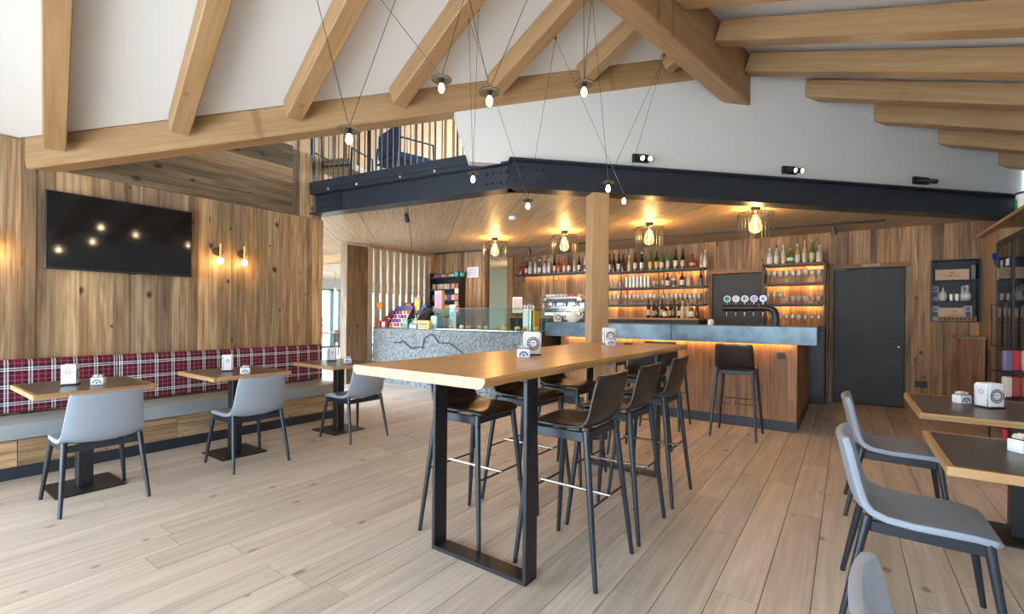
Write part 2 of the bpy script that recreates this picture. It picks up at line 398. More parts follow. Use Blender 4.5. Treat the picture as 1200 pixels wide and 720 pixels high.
mp_ = [WP(t, d, vz(t, d)) for t, d in ((-4.4, .02), (2.66, .02), (2.66, 6.5), (-4.4, 6.5))]
slab('ceiling', mp_, Vector((0, 0, 1)), .1, M['plaster'], 'white sloping ceiling over the mezzanine')

# ridge beam
rb = MB().cb((0, 0, 0), (10.1, .2, .62)).mesh('ridge_beam', M['beam'], .012)
sw = 6.12
o = put('ridge_beam', rb, None, None, frameM(SP(sw - 5.05, PR, 3.80 + .31), RD, -ND))
tag(o, 'massive spruce ridge beam running into the white wall', 'beam')
# valley beam
tag(bar('valley_beam', WP(-4.33, .10, 2.70 - .005), WP(2.35, .10, 2.70 + .2276 * 6.68 - .005), .2, .275, (0, 0, 1), M['beam'], None, .012), 'long spruce beam rising from the tartan bench wall to the ridge beam', 'beam')
# rafters of the left slope
names = ['against the wall post', 'above the television', 'above the pair of wall lamps', 'over the start of the balcony', 'over the corner of the steel beam', 'over the white wall by the ridge', 'shortest one in the corner of ridge and rising beam']
for k in range(7):
    s0 = 4.783 - .8055 * (6 - k); sm = s0 + .075
    # bottom end: where the rafter meets the front face of the valley beam
    pe = -5.883 + (sm + .145) * (2.824 / 4.29)
    D = .195
    a = SP(sm, pe + .02, zL(pe + .02)) - UPL * D / 2; b = SP(sm, PR - .1, zL(PR - .1)) - UPL * D / 2
    tag(bar('rafter', a, b, .15, D, UPL, M['beam'], None, .008), 'left-slope spruce rafter ' + names[k], 'rafter', 'rafters of the left slope')
for s0 in (-.85, -1.66, -2.47, -3.28):
    a = SP(s0 + .075, -6.0, zL(-6.0)) - UPL * .0975; b = SP(s0 + .075, PR - .1, zL(PR - .1)) - UPL * .0975
    tag(bar('rafter', a, b, .15, .195, UPL, M['beam'], None, .008), 'spruce rafter of the left roof slope above the window side', 'rafter', 'rafters over the window side')
# rafters of the right slope
rn2 = ['meeting the ridge beam third from the white wall', 'meeting the ridge beam second from the white wall', 'meeting the ridge beam closest to the white wall', 'first to run into the white wall beside the ridge', 'second to run into the white wall', 'third to run into the white wall', 'fourth to run into the white wall at the room corner']
for k in range(-4, 7):
    s0 = 3.955 + .829 * k; sm = s0 + .085
    # upper end at the ridge beam side or at the white wall
    pw = pN(WA) + (sm - WA.dot(RD)) * (WD.dot(ND) / WD.dot(RD)) if True else 0
    p0 = max(PR + .1, pw - .12)
    a = SP(sm, p0, zRb(p0)) + UPR * DR / 2; b = SP(sm, 2.35, zRb(2.35)) + UPR * DR / 2
    lab = rn2[k] if 0 <= k < 7 else 'above the near tables'
    tag(bar('rafter', a, b, .17, DR, UPR, M['beam'], None, .008), 'right-slope spruce rafter ' + lab, 'rafter', 'rafters of the right slope')

# ------------------------------------------------------------------ white wall over the steel beam
def wpoly(name, pts, d0, d1, m, parent=None):
    return MB().loft([WP(t, d0, z) for t, z in pts], [WP(t, d1, z) for t, z in pts]).build(name, m, parent)
tr = 2.63
def zt(t): return zR(pN(WA) + t * WD.dot(ND)) + .08
struct(wpoly('wall_mezzanine', [(-.42, 2.91), (7.05, 2.955), (7.05, zt(7.05)), (tr, 4.45), (2.2, 4.08), (-.60, 3.445), (-.585, 3.40)], .014, .15, M['plaster']), 'white plaster wall above the dark steel beam')

# ------------------------------------------------------------------ steel beam (two legs meeting at a bolted corner)
def ibeam(name, label, P0, P1, back, z0, z1, plates):
    root = thing(name, label, 'steel beam', (P0.x, P0.y, 0)); d = (P1 - P0); L = d.length; d.normalize(); off = Vector((P0.x, P0.y, 0))
    def hb(nm, t0, t1, d0, d1, za, zb, m=M['steel']):
        q = lambda t, dd, z: P0 + d * t + back * dd + Vector((0, 0, z)) - off
        return MB().loft([q(t0, d0, za), q(t1, d0, za), q(t1, d1, za), q(t0, d1, za)], [q(t0, d0, zb), q(t1, d0, zb), q(t1, d1, zb), q(t0, d1, zb)]).build(nm, m, root)
    hb('web', 0, L, .09, .11, z0 + .02, z1 - .02); hb('bottom_flange', 0, L, 0, .2, z0, z0 + .02); hb('top_flange', 0, L, 0, .2, z1 - .02, z1)
    for (t0, t1) in plates:
        pl = hb('splice_plate', t0, t1, .072, .09, z0 + .03, z1 - .03)
        for tt in (t0 + .05, t0 + .12, t1 - .12, t1 - .05):
            for zz in (z0 + .09, z1 - .09):
                c = P0 + d * tt + back * .065 + Vector((0, 0, zz)) - off
                MB().tube([c - back * .012, c + back * .012], .014, 6).build('bolt', M['black'], pl)
    return root, hb
BC = Vector((-2.86, 3.94, 0)); BL = Vector((-5.95, 3.50, 0)); BR = Vector((1.88, 8.92, 0))
DL = (BC - BL).normalized(); BKL = Vector((-DL.y, DL.x, 0))
ibeam('steel_beam', 'dark blue-grey steel beam under the white wall, running to the back door', BC + WN * -.03, BR + WN * -.03, WN, 2.645, 2.96, [(.02, .42)])
lb, hbl = ibeam('steel_beam', 'dark blue-grey steel beam carrying the balcony railing', BL, BC, BKL, 2.645, 2.93, [(.20, .6), ((BC - BL).length - .36, (BC - BL).length - .02)])
# upper channel of the balcony edge with white end studs
ch = thing('balcony_edge_channel', 'dark steel channel along the balcony floor edge with small white studs', 'steel channel', (BL.x, BL.y, 0))
def qL(t, dd, z): return BL + DL * t + BKL * dd + Vector((0, 0, z))
o0 = Vector((BL.x, BL.y, 0))
def qbox(nm, t0, t1, d0, d1, za, zb, m, root, bev=0):
    q = lambda t, dd, z: qL(t, dd, z) - o0
    return MB().loft([q(t0, d0, za), q(t1, d0, za), q(t1, d1, za), q(t0, d1, za)], [q(t0, d0, zb), q(t1, d0, zb), q(t1, d1, zb), q(t0, d1, zb)]).build(nm, m, root, bev)
LL = (BC - BL).length
qbox('channel_web', -.1, LL - .42, -.005, .01, 2.965, 3.07, M['steel'], ch); qbox('channel_lip', -.1, LL - .42, .01, .09, 3.05, 3.07, M['steel'], ch)
qbox('channel_foot', -.1, LL - .40, .01, .14, 2.932, 2.965, M['steel'], ch)
for t in (.45, .95, 1.65, 2.15): qbox('stud', t, t + .018, -.002, .012, 2.935, 2.962, M['white'], ch)

# ------------------------------------------------------------------ soffit under the mezzanine: wide boards with open joints
reg = [(-17, 2.1), (-2.84, 4.09), (2.05, 9.2), (-9, 15.5), (-17, 17.5)]
def clip(poly, nrm, c, keep=1):
    out = []
    for i in range(len(poly)):
        a, b = Vector(poly[i]), Vector(poly[(i + 1) % len(poly)]); da, db = (a.dot(nrm) - c) * keep, (b.dot(nrm) - c) * keep
        if da >= 0: out.append(a)
        if (da >= 0) != (db >= 0): out.append(a + (b - a) * (da / (da - db)))
    return out
sf = struct(MB().loft([Vector((*p, 2.715)) for p in reg], [Vector((*p, 2.88)) for p in reg]).build('ceiling', M['sub']), 'timber board soffit under the mezzanine')
w2 = Vector((WD.x, WD.y)); c0 = WA.x * w2.x + WA.y * w2.y
for k in range(-16, 14):
    t0 = -.425 + .655 * k; pg = clip(clip(reg, w2, c0 + t0 + .004), w2, c0 + t0 + .651, -1)
    if len(pg) < 3: continue
    # local frame: X along the board
    cen = sum((Vector((p.x, p.y, 0)) for p in pg), Vector()) / len(pg); cen.z = 2.69
    mw = frameM(cen, WN, -WD); inv = mw.inverted()
    MB().loft([inv @ Vector((p.x, p.y, 2.68)) for p in pg], [inv @ Vector((p.x, p.y, 2.714)) for p in pg]).build('soffit_board', M['ply'], sf, mw=mw)

# ------------------------------------------------------------------ back wall with doors and niche
YB = 9.0
wb = struct(MB().box((-6.45, YB + .24, 0), (2.1, YB + .4, 2.7)).build('wall_back', M['old']), 'reclaimed timber wall behind the bar')
D1 = (-.17, .70, 0, 2.10); D2 = (-1.98, -1.18, 0, 2.10); NI = (.99, 1.49, 1.28, 2.165)
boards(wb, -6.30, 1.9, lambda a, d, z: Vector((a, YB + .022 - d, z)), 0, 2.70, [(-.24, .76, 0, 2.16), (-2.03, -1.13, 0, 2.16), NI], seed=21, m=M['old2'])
for a, b in ((-6.45, -2.03), (-1.13, -.24), (.76, NI[0]), (NI[1], 2.1)): MB().box((a, YB + .023, 0), (b, YB + .24, 2.7)).build('backing', M['old'], wb)
MB().box((-2.03, YB + .023, 2.16), (.99, YB + .24, 2.7)).build('backing', M['old'], wb)
for za, zb in ((0, NI[2]), (NI[3], 2.7)): MB().box((NI[0], YB + .023, za), (NI[1], YB + .24, zb)).build('backing', M['old'], wb)
def door(name, X0, X1, label, handle, lint):
    d = struct(thing(name, label, 'door', ((X0 + X1) / 2, YB, 0))); del d['category']
    w = X1 - X0
    MB().box((-w/2 + .004, .02, .008), (w/2 - .004, .06, 2.085)).build('door_leaf', M['doorm'], d, .003)
    for sx in (-1, 1): bar('door_jamb', (sx * (w/2 + .032), .02, 0), (sx * (w/2 + .032), .02, 2.10), .062, .06, (0, -1, 0), M['old'], d)
    ln = bar('lintel_board', (-w/2 - .065, .015, 2.135), (w/2 + .065, .015, 2.135), .068, .07, (0, -1, 0), M['barwood'], d)
    if handle:
        MB().tube([(w/2 - .07, .02, 1.02), (w/2 - .07, -.035, 1.02), (w/2 - .19, -.035, 1.02)], .011, 8).build('door_handle', M['black'], d)
        MB().tube([(w/2 - .07, .022, .90), (w/2 - .07, .01, .90)], .011, 12).build('lock_cylinder', M['chrome'], d)
        MB().box((-w/2 + .0, -.03, 2.06), (-w/2 + .17, .02, 2.10)).build('door_closer', M['black'], d)
        p = MB().box((-.08, -.024, 2.118), (.14, -.02, 2.152)).build('name_plate', colmat((.42, .33, .16)), d)
        text('plate_lettering', 'TOILETTE', .03, M['black'], d, frameM((.03, -.0248, 2.135), (1, 0, 0), (0, 0, 1)), .0004)
    return d
door('door_1', D1[0], D1[1], 'dark graphite door with a lever handle in the timber wall', True, True)
door('door_2', D2[0], D2[1], 'dark graphite door behind the beer tap', False, True)
# niche
ni = thing('wall_niche', 'black steel niche of three shelves let into the timber wall beside the dark door', 'niche', ((NI[0] + NI[1]) / 2, YB, NI[2]))
w, hh = NI[1] - NI[0], NI[3] - NI[2]
MB().box((-w/2, .19, 0), (w/2, .2, hh)).build('back_panel', M['black'], ni)
for sx in (-1, 1): MB().box((sx * w/2 - .012, -.012, 0), (sx * w/2 + .012, .2, hh)).build('side_panel', M['black'], ni)
for zz in (0, .29, .585, hh - .012): MB().box((-w/2, -.01 if zz in (0, hh - .012) else .01, zz), (w/2, .2, zz + .014)).build('shelf', M['black'], ni)

# ------------------------------------------------------------------ right wall
struct(MB().box((.9, -3.2, 0), (2.15, -3.0, 4.3)).box((-6.1, -3.2, 2.2), (.9, -3.0, 4.7)).build('wall_front_sky_block', M['plaster']), 'unseen white wall added at the front of the room to hold back sky light')  # unseen front wall, added to cut high sky light and darken the right side
wr = struct(MB().box((1.95, -3, 0), (2.15, 9.1, 3.6)).build('wall_right', M['plaster']), 'white wall behind the glass fridge')

# ------------------------------------------------------------------ nearer timber wall with the tobacco shelf, slat screen and far room
wn2 = struct(MB().box((-7.9, 7.65, 0), (-6.17, 7.8, 2.70)).build('wall_shop', M['old']), 'timber wall behind the tobacco shelf')
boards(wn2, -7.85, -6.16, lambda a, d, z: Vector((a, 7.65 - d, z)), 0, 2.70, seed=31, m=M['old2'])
for y in (7.66, 7.75): bar('board', (-6.16, y, 0), (-6.16, y, 2.69), .085, .022, (1, 0, 0), M['old'], wn2)
bar('board', (-6.46, 8.98, 0), (-6.46, 8.98, 2.69), .16, .05, (0, -1, 0), M['beam'], wb)
# room behind the opening
wf = struct(MB().box((-9.5, 11.0, 0), (-5.5, 11.15, 2.7)).build('wall_far', M['greenwall']), 'sage wall of the back room')
struct(MB().box((-7.4, 10.95, 0), (-7.33, 11.0, 2.05)).box((-6.75, 10.95, 0), (-6.68, 11.0, 2.05)).box((-7.4, 10.95, 2.0), (-6.68, 11.0, 2.07)).build('door_3', M['black']), 'dark door frame in the back room')
for k, (x, z) in enumerate(((-7.15, 2.28), (-6.85, 2.33))):
    t = thing('globe_lamp', 'round glowing lamp in the back room behind the shop shelf' + (', the larger one' if k == 0 else ', the smaller one'), 'lamp', (x, 10.2, z), 0)
    MB().lathe([(.0, -.07), (.05, -.05), (.07, 0), (.05, .05), (0, .07)], 12).build('globe', M['globe'], t, smooth=1)
    MB().tube([(0, 0, .065), (0, 0, 2.68 - z)], .004, 5).build('cable', M['black'], t)
light('back_room_fill', (-7.0, 10.1, 2.2), 25, (1, .8, .5), .07)  # soft fill added between the globe lamps, no fitting of its own
def plant(name, label, loc, n, h, w, pot, seed):
    rn = random.Random(seed); t = thing(name, label, 'plant', loc)
    MB().lathe([(.0, 0), (.07, 0), (.1, .16), (.09, .16), (.085, .14), (0, .14)], 12).build('pot', pot, t, smooth=1)
    for i in range(n):
        a = rn.random() * 6.28; b = MB(); l = h * rn.uniform(.6, 1); o2 = w * rn.uniform(.4, 1); c, s_ = math.cos(a), math.sin(a); wd_ = .03
        pts = []
        for j in range(4):
            u = j / 3; x = o2 * u * u; z = .14 + l * (u - .25 * u * u); ww = wd_ * math.sin(math.pi * (.15 + .8 * u))
            pts += [(x * c - ww * s_, x * s_ + ww * c, z), (x * c, x * s_, z + .004), (x * c + ww * s_, x * s_ - ww * c, z)]
        b.add(pts, [(3*j+q, 3*j+q+1, 3*j+q+4, 3*j+q+3) for j in range(3) for q in (0, 1)]).build('leaf', M['leaf'], t)
    return t
MB_tbl = thing('side_cabinet', 'low dark cabinet with a plant in the back room', 'cabinet', (-6.95, 10.3, 0))
MB().box((-.4, -.2, 0), (.4, .2, 1.02)).build('body', M['black'], MB_tbl, .01); MB().box((-.42, -.22, 1.02), (.42, .22, 1.05)).build('top', M['lam'], MB_tbl)
for sx in (-1, 1): MB().box((sx * .2 - .19, -.215, .06), (sx * .2 + .19, -.2, 1.0)).build('door', M['doorm'], MB_tbl)
plant('potted_plant', 'leafy green plant on the low dark cabinet of the back room', (-6.95, 10.25, 1.05), 16, .35, .3, M['black'], 5)

# slat screen at the side of the shop counter
XS = -7.65
sc = thing('slat_screen', 'screen of pale upright timber slats beside the shop counter', 'screen', (XS, 5.36, 0))
bar('end_post', (-.1, .25, 0), (-.1, .25, 2.64), .48, .2, (1, 0, 0), M['old'], sc, .006)
bar('end_post', (-.05, 2.22, 0), (-.05, 2.22, 2.64), .10, .14, (1, 0, 0), M['old'], sc, .006)
bar('top_rail', (-.05, .5, 2.655), (-.05, 2.3, 2.655), .14, .06, (0, 0, 1), M['old'], sc)
bar('bottom_rail', (-.05, .5, .03), (-.05, 2.2, .03), .14, .06, (0, 0, 1), M['old'], sc)
for k in range(10): bar('slat', (-.05, .57 + k * .172, .06), (-.05, .57 + k * .172, 2.625), .122, .035, (1, 0, 0), M['slat'], sc)
# header over the passage, glass front of the far room
tag(bar('header_beam', (-16.4, 6.0, 2.51), (-7.86, 6.0, 2.51), .14, .2, (0, 0, 1), M['beam'], None, .008), 'pale timber header over the passage beside the slat screen', 'beam')
XF = -16.5
wg = struct(MB().box((XF - .15, 3.0, 2.3), (XF, 17.4, 2.72)).build('wall_passage', M['greywall']), 'grey wall strip above the glass front of the far room')
def glazing(name, y0, y1, label, fm):
    wdw = struct(thing(name, label, 'window', (XF, (y0 + y1) / 2, 0))); del wdw['category']; w = y1 - y0
    for yy in (-w/2 + .03, w/2 - .03): MB().box((-.1, yy - .03, 0), (0, yy + .03, 2.3)).build('window_frame', fm, wdw)
    for zz in (.04, 2.26): MB().box((-.1, -w/2, zz - .04), (0, w/2, zz + .04)).build('window_frame', fm, wdw)
    MB().box((-.055, -w/2 + .06, .08), (-.045, w/2 - .06, 2.22)).build('pane', M['pane'], wdw)
    return wdw
gf = colmat((.03, .09, .06))
glazing('window_1', 8.7, 10.95, 'tall glass pane with dark green frame in the far room', gf)
glazing('window_2', 10.95, 11.3, 'tall glass pane beside the far glass door', gf)
gd = glazing('window_3', 11.3, 12.6, 'pale framed glass door at the far end of the passage', colmat((.45, .5, .52)))
MB().tube([(.0, -.42, .95), (.05, -.42, .95), (.05, -.42, 1.2), (0, -.42, 1.2)], .012, 6).build('pull_handle', M['chrome'], gd)
glazing('window_4', 12.6, 17.3, 'tall glass pane hidden behind the slat screen', gf)
struct(MB().box((-50, -30, -.25), (-17.0, 50, -.05)).build('ground', M['ground']), 'pale paving outside')
for k, (x, y, h_) in enumerate(((-21, 12.9, 1.0), (-24, 15.3, 1.2), (-20.5, 11.9, .6))):
    rn = random.Random(40 + k); t = thing('shrub', ['dense green shrub outside the far windows', 'taller green shrub outside behind the others', 'small green shrub outside the far glass'][k], 'shrub', (x, y, -.05))
    MB().tube([(0, 0, 0), (0, 0, h_ * .6)], .04, 6).build('stem', M['old'], t)
    b = MB()
    for i in range(260):
        d = Vector((rn.gauss(0, 1), rn.gauss(0, 1), rn.gauss(0, 1))).normalized() * rn.uniform(.5, 1) * h_ * .5; c = d + Vector((0, 0, h_ * .6))
        u = Vector((rn.gauss(0, 1), rn.gauss(0, 1), rn.gauss(0, 1))).normalized() * .1; v = u.orthogonal().normalized() * .06
        b.add([c - u, c + v, c + u, c - v], [(0, 1, 2, 3)])
    b.build('foliage', M['leaf'], t)['kind'] = 'stuff'

# ------------------------------------------------------------------ mezzanine: floor, slatted back, railing, chairs
struct(MB().loft([Vector((*p, 2.88)) for p in [(-9, 3.28), (-2.9, 4.2), (1.7, 9.0), (-9, 9.6)]], [Vector((*p, 2.94)) for p in [(-9, 3.28), (-2.9, 4.2), (1.7, 9.0), (-9, 9.6)]]).build('floor_mezzanine', M['ply']), 'mezzanine floor')
mzb = struct(thing('wall_balcony', 'white wall with upright timber battens behind the balcony', 'wall', (BL.x, BL.y, 0))); del mzb['category']
bw0 = Vector((-7.0, 3.2, 0)) - o0; bwd = Vector((0, 1, 0)); bwn = Vector((1, 0, 0))
def bq(t, d, z): return bw0 + bwd * t + bwn * d + Vector((0, 0, z))
MB().loft([bq(0, -.1, 2.94), bq(5.2, -.1, 2.94), bq(5.2, 0, 2.94), bq(0, 0, 2.94)], [bq(0, -.1, 5.8), bq(5.2, -.1, 5.8), bq(5.2, 0, 5.8), bq(0, 0, 5.8)]).build('wall_face', M['plaster'], mzb)
rn = random.Random(12)
t = .3
k = 0
while t < 5.0:
    wv = rn.choice((.10, .13, .16)); lean = .0 if k % 4 else .12
    MB().loft([bq(t, 0, 2.94), bq(t + wv, 0, 2.94), bq(t + wv, .08, 2.94), bq(t, .08, 2.94)],
              [bq(t - lean, 0, 5.75), bq(t + wv, 0, 5.75), bq(t + wv, .08, 5.75), bq(t - lean, .08, 5.75)]).build('batten', M['beam'], mzb)
    t += wv + rn.choice((.05, .09, .12)); k += 1
rl = thing('balcony_railing', 'dark steel railing of thin upright bars along the balcony edge', 'railing', (BL.x, BL.y, 0))
LR = LL - .46
for k in range(24):
    t = .14 + k * (LR - .57) / 23
    qb = MB().tube([qL(t, .05, 3.07) - o0, qL(t, .05, 3.72 + .1 * t) - o0], .0075, 6).build('bar', M['black'], rl)
for t in (.1, 1.12): MB().tube([qL(t, .05, 3.07) - o0, qL(t, .05, 3.73 + .1 * t) - o0], .024, 6).build('post', M['black'], rl)
MB().tube([qL(.1, .05, 3.72) - o0, qL(LR - .4, .05, 3.72 + .1 * (LR - .4)) - o0], .018, 6).build('top_rail', M['black'], rl)
eg = MB().tube([qL(LR - .22, .05, 3.07) - o0, qL(LR - .22, .05, 3.40) - o0, qL(LR - .05, .05, 3.40) - o0], .014, 6).build('end_frame', M['steel'], rl)
MB().tube([qL(LR - .05, .05, 3.41) - o0, qL(LR + .08, .05, 3.03) - o0], .028, 4).build('sloping_end_bar', M['steel'], rl)
for k in range(2): MB().tube([qL(LR - .15 + k * .07, .05, 3.07) - o0, qL(LR - .15 + k * .07, .05, 3.39) - o0], .0075, 6).build('bar', M['black'], rl)
def armchair(label, t, d, rz, m, hgt):
    p = qL(t, d, 2.94); c = thing('balcony_armchair', label, 'armchair', p, rz)
    MB().box((-.27, -.26, .36), (.27, .26, .46)).build('seat', m, c, .03, 2, 1); MB().box((-.27, .2, .44), (.27, .28, hgt)).build('backrest', m, c, .03, 2, 1)
    for sx in (-1, 1):
        MB().tube([(sx * .31, -.28, 0), (sx * .31, -.24, .62), (sx * .31, .26, .62), (sx * .31, .30, 0)], .016, 6).build('arm_frame', M['black'], c)
    MB().tube([(-.31, .26, .4), (.31, .26, .4)], .014, 6).build('cross_rail', M['black'], c)
    return c
armchair('navy blue armchair behind the balcony bars', 1.22, .62, R_(165), M['navyfab'], .78)
armchair('wooden-seated black framed chair at the wall end of the balcony', .20, .5, R_(200), M['old'], .5)
# timber column under the beam
cl = bar('timber_column', (0, 0, .13), (0, 0, 2.645), .195, .195, WN, M['beam'], None, .006)
cl.name = 'column_shaft'
ct = thing('timber_column', 'square spruce column on a dark steel shoe behind the high table', 'column', WP(1.10, .03, 0))
cl.parent = ct; cl.matrix_basis = cl.matrix_basis
MB().lathe([(.14, 0), (.14, .13)], 4).build('steel_shoe', M['steel'], ct, mw=Matrix.Rotation(math.atan2(WD.y, WD.x) + R_(45), 4, 'Z'))
ct.location = WP(.97, .0, 0)
# ------------------------------------------------------------------ bench
bn = thing('bench', 'built-in bench with red tartan back and grey seat along the timber wall', 'bench', (0, 0, 0))
segs = [(-.55, .44), (.44, 1.49), (1.49, 2.55), (2.55, 3.66)]
for a, b in segs:
    L = b - a
    me = MB().prism([(-.0, 0), (.10, 0), (.085, .42), (.07, .445), (.0, .445)], 'X', -L/2 + .002, L/2 - .002).mesh('back_cushion', M['plaid'], .012, 2, .8)
    # local X along the wall so that the tartan follows the cushion
    put('back_cushion', me, bn, None, frameM((XW + .02, (a + b) / 2, .46), (0, -1, 0), (1, 0, 0)) if True else None)
    MB().cb((0, 0, 0), (.50, L - .004, .125)).build('seat_pad', M['padgrey'], bn, .02, 2, .8, loc=(-5.51, (a + b) / 2, .3775))
for i, (a, b) in enumerate(((-.55, .75), (.75, 1.83), (1.83, 2.75), (2.75, 3.66))):
    for zz, hh in ((.205, .205),): bar('front_board', (-5.31, a + .002, zz), (-5.31, b - .002, zz), hh, .03, (1, 0, 0), M['old'], bn)
MB().box((-5.82, -.55, .02), (-5.325, 3.64, .31)).build('carcass', M['old'], bn)
MB().box((-5.33, -.55, 0), (-5.305, 3.66, .1)).build('kick_plate', M['kick'], bn)
bar('end_board', (-5.82, 3.65, .2), (-5.3, 3.65, .2), .22, .02, (0, 1, 0), M['old'], bn)

# ------------------------------------------------------------------ small tables
def table(label, cx, cy, lx, ly, z=.77):
    t = thing('cafe_table', label, 'table', (cx, cy, 0), 0, 'square cafe tables')
    MB().box((-lx/2 + .022, -ly/2 + .022, z - .035), (lx/2 - .022, ly/2 - .022, z)).build('table_top', M['lam'], t)
    for sy in (-1, 1): bar('top_edge', (-lx/2, sy * (ly/2 - .011), z - .0175), (lx/2, sy * (ly/2 - .011), z - .0175), .022, .0354, (0, 0, 1), M['edge'], t, .002)
    for sx in (-1, 1): bar('top_edge', (sx * (lx/2 - .011), -ly/2 + .022, z - .0175), (sx * (lx/2 - .011), ly/2 - .022, z - .0175), .022, .0354, (0, 0, 1), M['edge'], t, .002)
    MB().box((-.045, -.045, .012), (.045, .045, z - .045)).build('column', M['black'], t, .004)
    MB().box((-.2, -.2, z - .045), (.2, .2, z - .035)).build('mounting_plate', M['black'], t)
    MB().box((-.215, -.2, 0), (.215, .2, .012)).build('base_plate', M['black'], t, .003)
    return t
table('cafe table in front of the tartan bench under the television', -4.70, 1.02, .76, .68)
table('cafe table in front of the tartan bench below the pair of wall lamps', -4.71, 2.10, .76, .68)
table('cafe table at the passage end of the tartan bench', -4.72, 3.22, .76, .68)
table('long cafe table by the glass fridge, further from the pale partial chair', .86, 4.10, 1.02, .92)
table('cafe table beside the grey chair whose whole seat shows', .82, 2.73, 1.02, .70)

# ------------------------------------------------------------------ moulded seat shells
def shell(prof, ws, th, dish, nv=9):
    """closed shell swept over a side profile (y, z); ws: half widths"""
    n = len(prof); top = []; 
    for i, ((y, z), w) in enumerate(zip(prof, ws)):
        a = Vector(prof[max(i-1, 0)]); b = Vector(prof[min(i+1, n-1)]); t = (b - a).normalized(); nm = Vector((t.y, -t.x))   # side facing the sitter
        if nm.y < 0 and abs(t.x) > .7: nm = -nm
        for k in range(nv):
            u = k / (nv - 1) * 2 - 1; d = dish[i] * abs(u) ** 2.5
            top.append(Vector((u * w, y + nm.x * d, z + nm.y * d)))
    me = MB(); N_ = n * nv
    # offset by averaged normals
    def nor(i, k):
        i0, i1 = max(i-1, 0), min(i+1, n-1); k0, k1 = max(k-1, 0), min(k+1, nv-1)
        return ((top[i*nv+k1] - top[i*nv+k0]).cross(top[i1*nv+k] - top[i0*nv+k])).normalized()
    bot = [top[i*nv+k] - nor(i, k) * th * (-1) for i in range(n) for k in range(nv)]
    fs = []
    for i in range(n-1):
        for k in range(nv-1):
            q = (i*nv+k, i*nv+k+1, (i+1)*nv+k+1, (i+1)*nv+k); fs.append(q); fs.append(tuple(N_ + j for j in reversed(q)))
    rim = [k for k in range(nv)] + [i*nv+nv-1 for i in range(1, n)] + [(n-1)*nv+k for k in range(nv-2, -1, -1)] + [i*nv for i in range(n-2, 0, -1)]
    for a, b in zip(rim, rim[1:] + rim[:1]): fs.append((a, N_ + a, N_ + b, b))
    return me.add(top + bot, fs)
def taper(name, a, b, r0, r1, m, parent): return MB().tube([a, Vector(a).lerp(Vector(b), .5), b], [r0, (r0 + r1) / 2 * 1.03, r1], 10).build(name, m, parent, smooth=1)
def make_chair(label):
    t = thing('dining_chair', label, 'chair', (0, 0, 0), 0, 'grey upholstered chairs')
    pr = [(.255, .438), (.235, .458), (.17, .466), (.08, .464), (-.02, .458), (-.11, .458), (-.165, .468), (-.198, .498), (-.215, .545), (-.230, .61), (-.246, .69), (-.260, .755), (-.267, .782)]
    ws = [.178, .204, .216, .220, .221, .220, .218, .214, .209, .203, .196, .190, .183]
    ds = [.0, .0, .003, .006, .012, .02, .03, .034, .034, .032, .03, .028, .025]
    shell(pr, ws, .030, ds).build('seat_shell', M['grey'], t, .006, 2, 1.2)
    for sx in (-1, 1):
        taper('leg', (sx * .19, .205, .445), (sx * .235, .265, 0), .0185, .0115, M['frame'], t)
        taper('leg', (sx * .20, -.175, .460), (sx * .235, -.265, 0), .0185, .0115, M['frame'], t)
        bar('side_rail', (sx * .195, -.165, .418), (sx * .19, .20, .412), .022, .05, (0, 0, 1), M['frame'], t, .004)
    bar('front_rail', (-.19, .2, .412), (.19, .2, .412), .022, .045, (0, 0, 1), M['frame'], t, .004)
    bar('rear_rail', (-.195, -.165, .412), (.195, -.165, .412), .022, .045, (0, 0, 1), M['frame'], t, .004)
    return t
ch0 = make_chair('grey upholstered chair at the bench table under the television'); ch0.location = (-4.325, 1.0, 0); ch0.rotation_euler.z = R_(90)
dup(ch0, (-4.33, 2.04, 0), R_(90), 'grey upholstered chair at the bench table below the wall lamps')
dup(ch0, (-4.33, 3.15, 0), R_(90), 'grey upholstered chair at the bench table by the passage')
dup(ch0, (.265, 4.09, 0), R_(-90), 'grey upholstered chair at the longer table with the napkin dispenser by the fridge')
dup(ch0, (.255, 2.78, 0), R_(-90), 'grey upholstered chair seen from its side with its whole seat showing')
dup(ch0, (.30, 1.17, 0), R_(-90), 'grey upholstered chair of which only the top of the backrest shows')

def make_stool(label):
    t = thing('bar_stool', label, 'bar stool', (0, 0, 0), 0, 'black bar stools')
    pr = [(.215, .742), (.200, .758), (.14, .766), (.06, .765), (-.03, .760), (-.10, .760), (-.145, .768), (-.172, .795), (-.186, .835), (-.197, .89), (-.209, .95), (-.219, 1.0), (-.226, 1.028)]
    ws = [.150, .182, .196, .200, .202, .202, .201, .199, .197, .196, .194, .190, .180]
    ds = [.0, .0, .002, .004, .008, .012, .016, .018, .018, .018, .016, .014, .012]
    shell(pr, ws, .014, ds).build('seat_shell', M['shell'], t, .003, 1, 1.2)
    for sx in (-1, 1):
        taper('leg', (sx * .172, .165, .742), (sx * .232, .235, 0), .0185, .012, M['frame'], t)
        taper('leg', (sx * .178, -.15, .750), (sx * .232, -.235, 0), .0185, .012, M['frame'], t)
        bar('side_rail', (sx * .178, -.145, .718), (sx * .172, .16, .715), .022, .05, (0, 0, 1), M['frame'], t, .004)
    bar('front_rail', (-.17, .16, .715), (.17, .16, .715), .022, .045, (0, 0, 1), M['frame'], t, .004)
    bar('rear_rail', (-.175, -.145, .718), (.175, -.145, .718), .022, .045, (0, 0, 1), M['frame'], t, .004)
    MB().tube([(-.203, .199, .38), (.203, .199, .38)], .006, 6).build('footrest_rod', M['brownrod'], t)
    MB().tube([(-.205, -.192, .38), (.205, -.192, .38)], .006, 6).build('footrest_rod', M['brownrod'], t)
    MB().tube([(0, .215, .386), (0, -.205, .386)], .009, 8).build('metal_bar', M['chrome'], t)
    return t
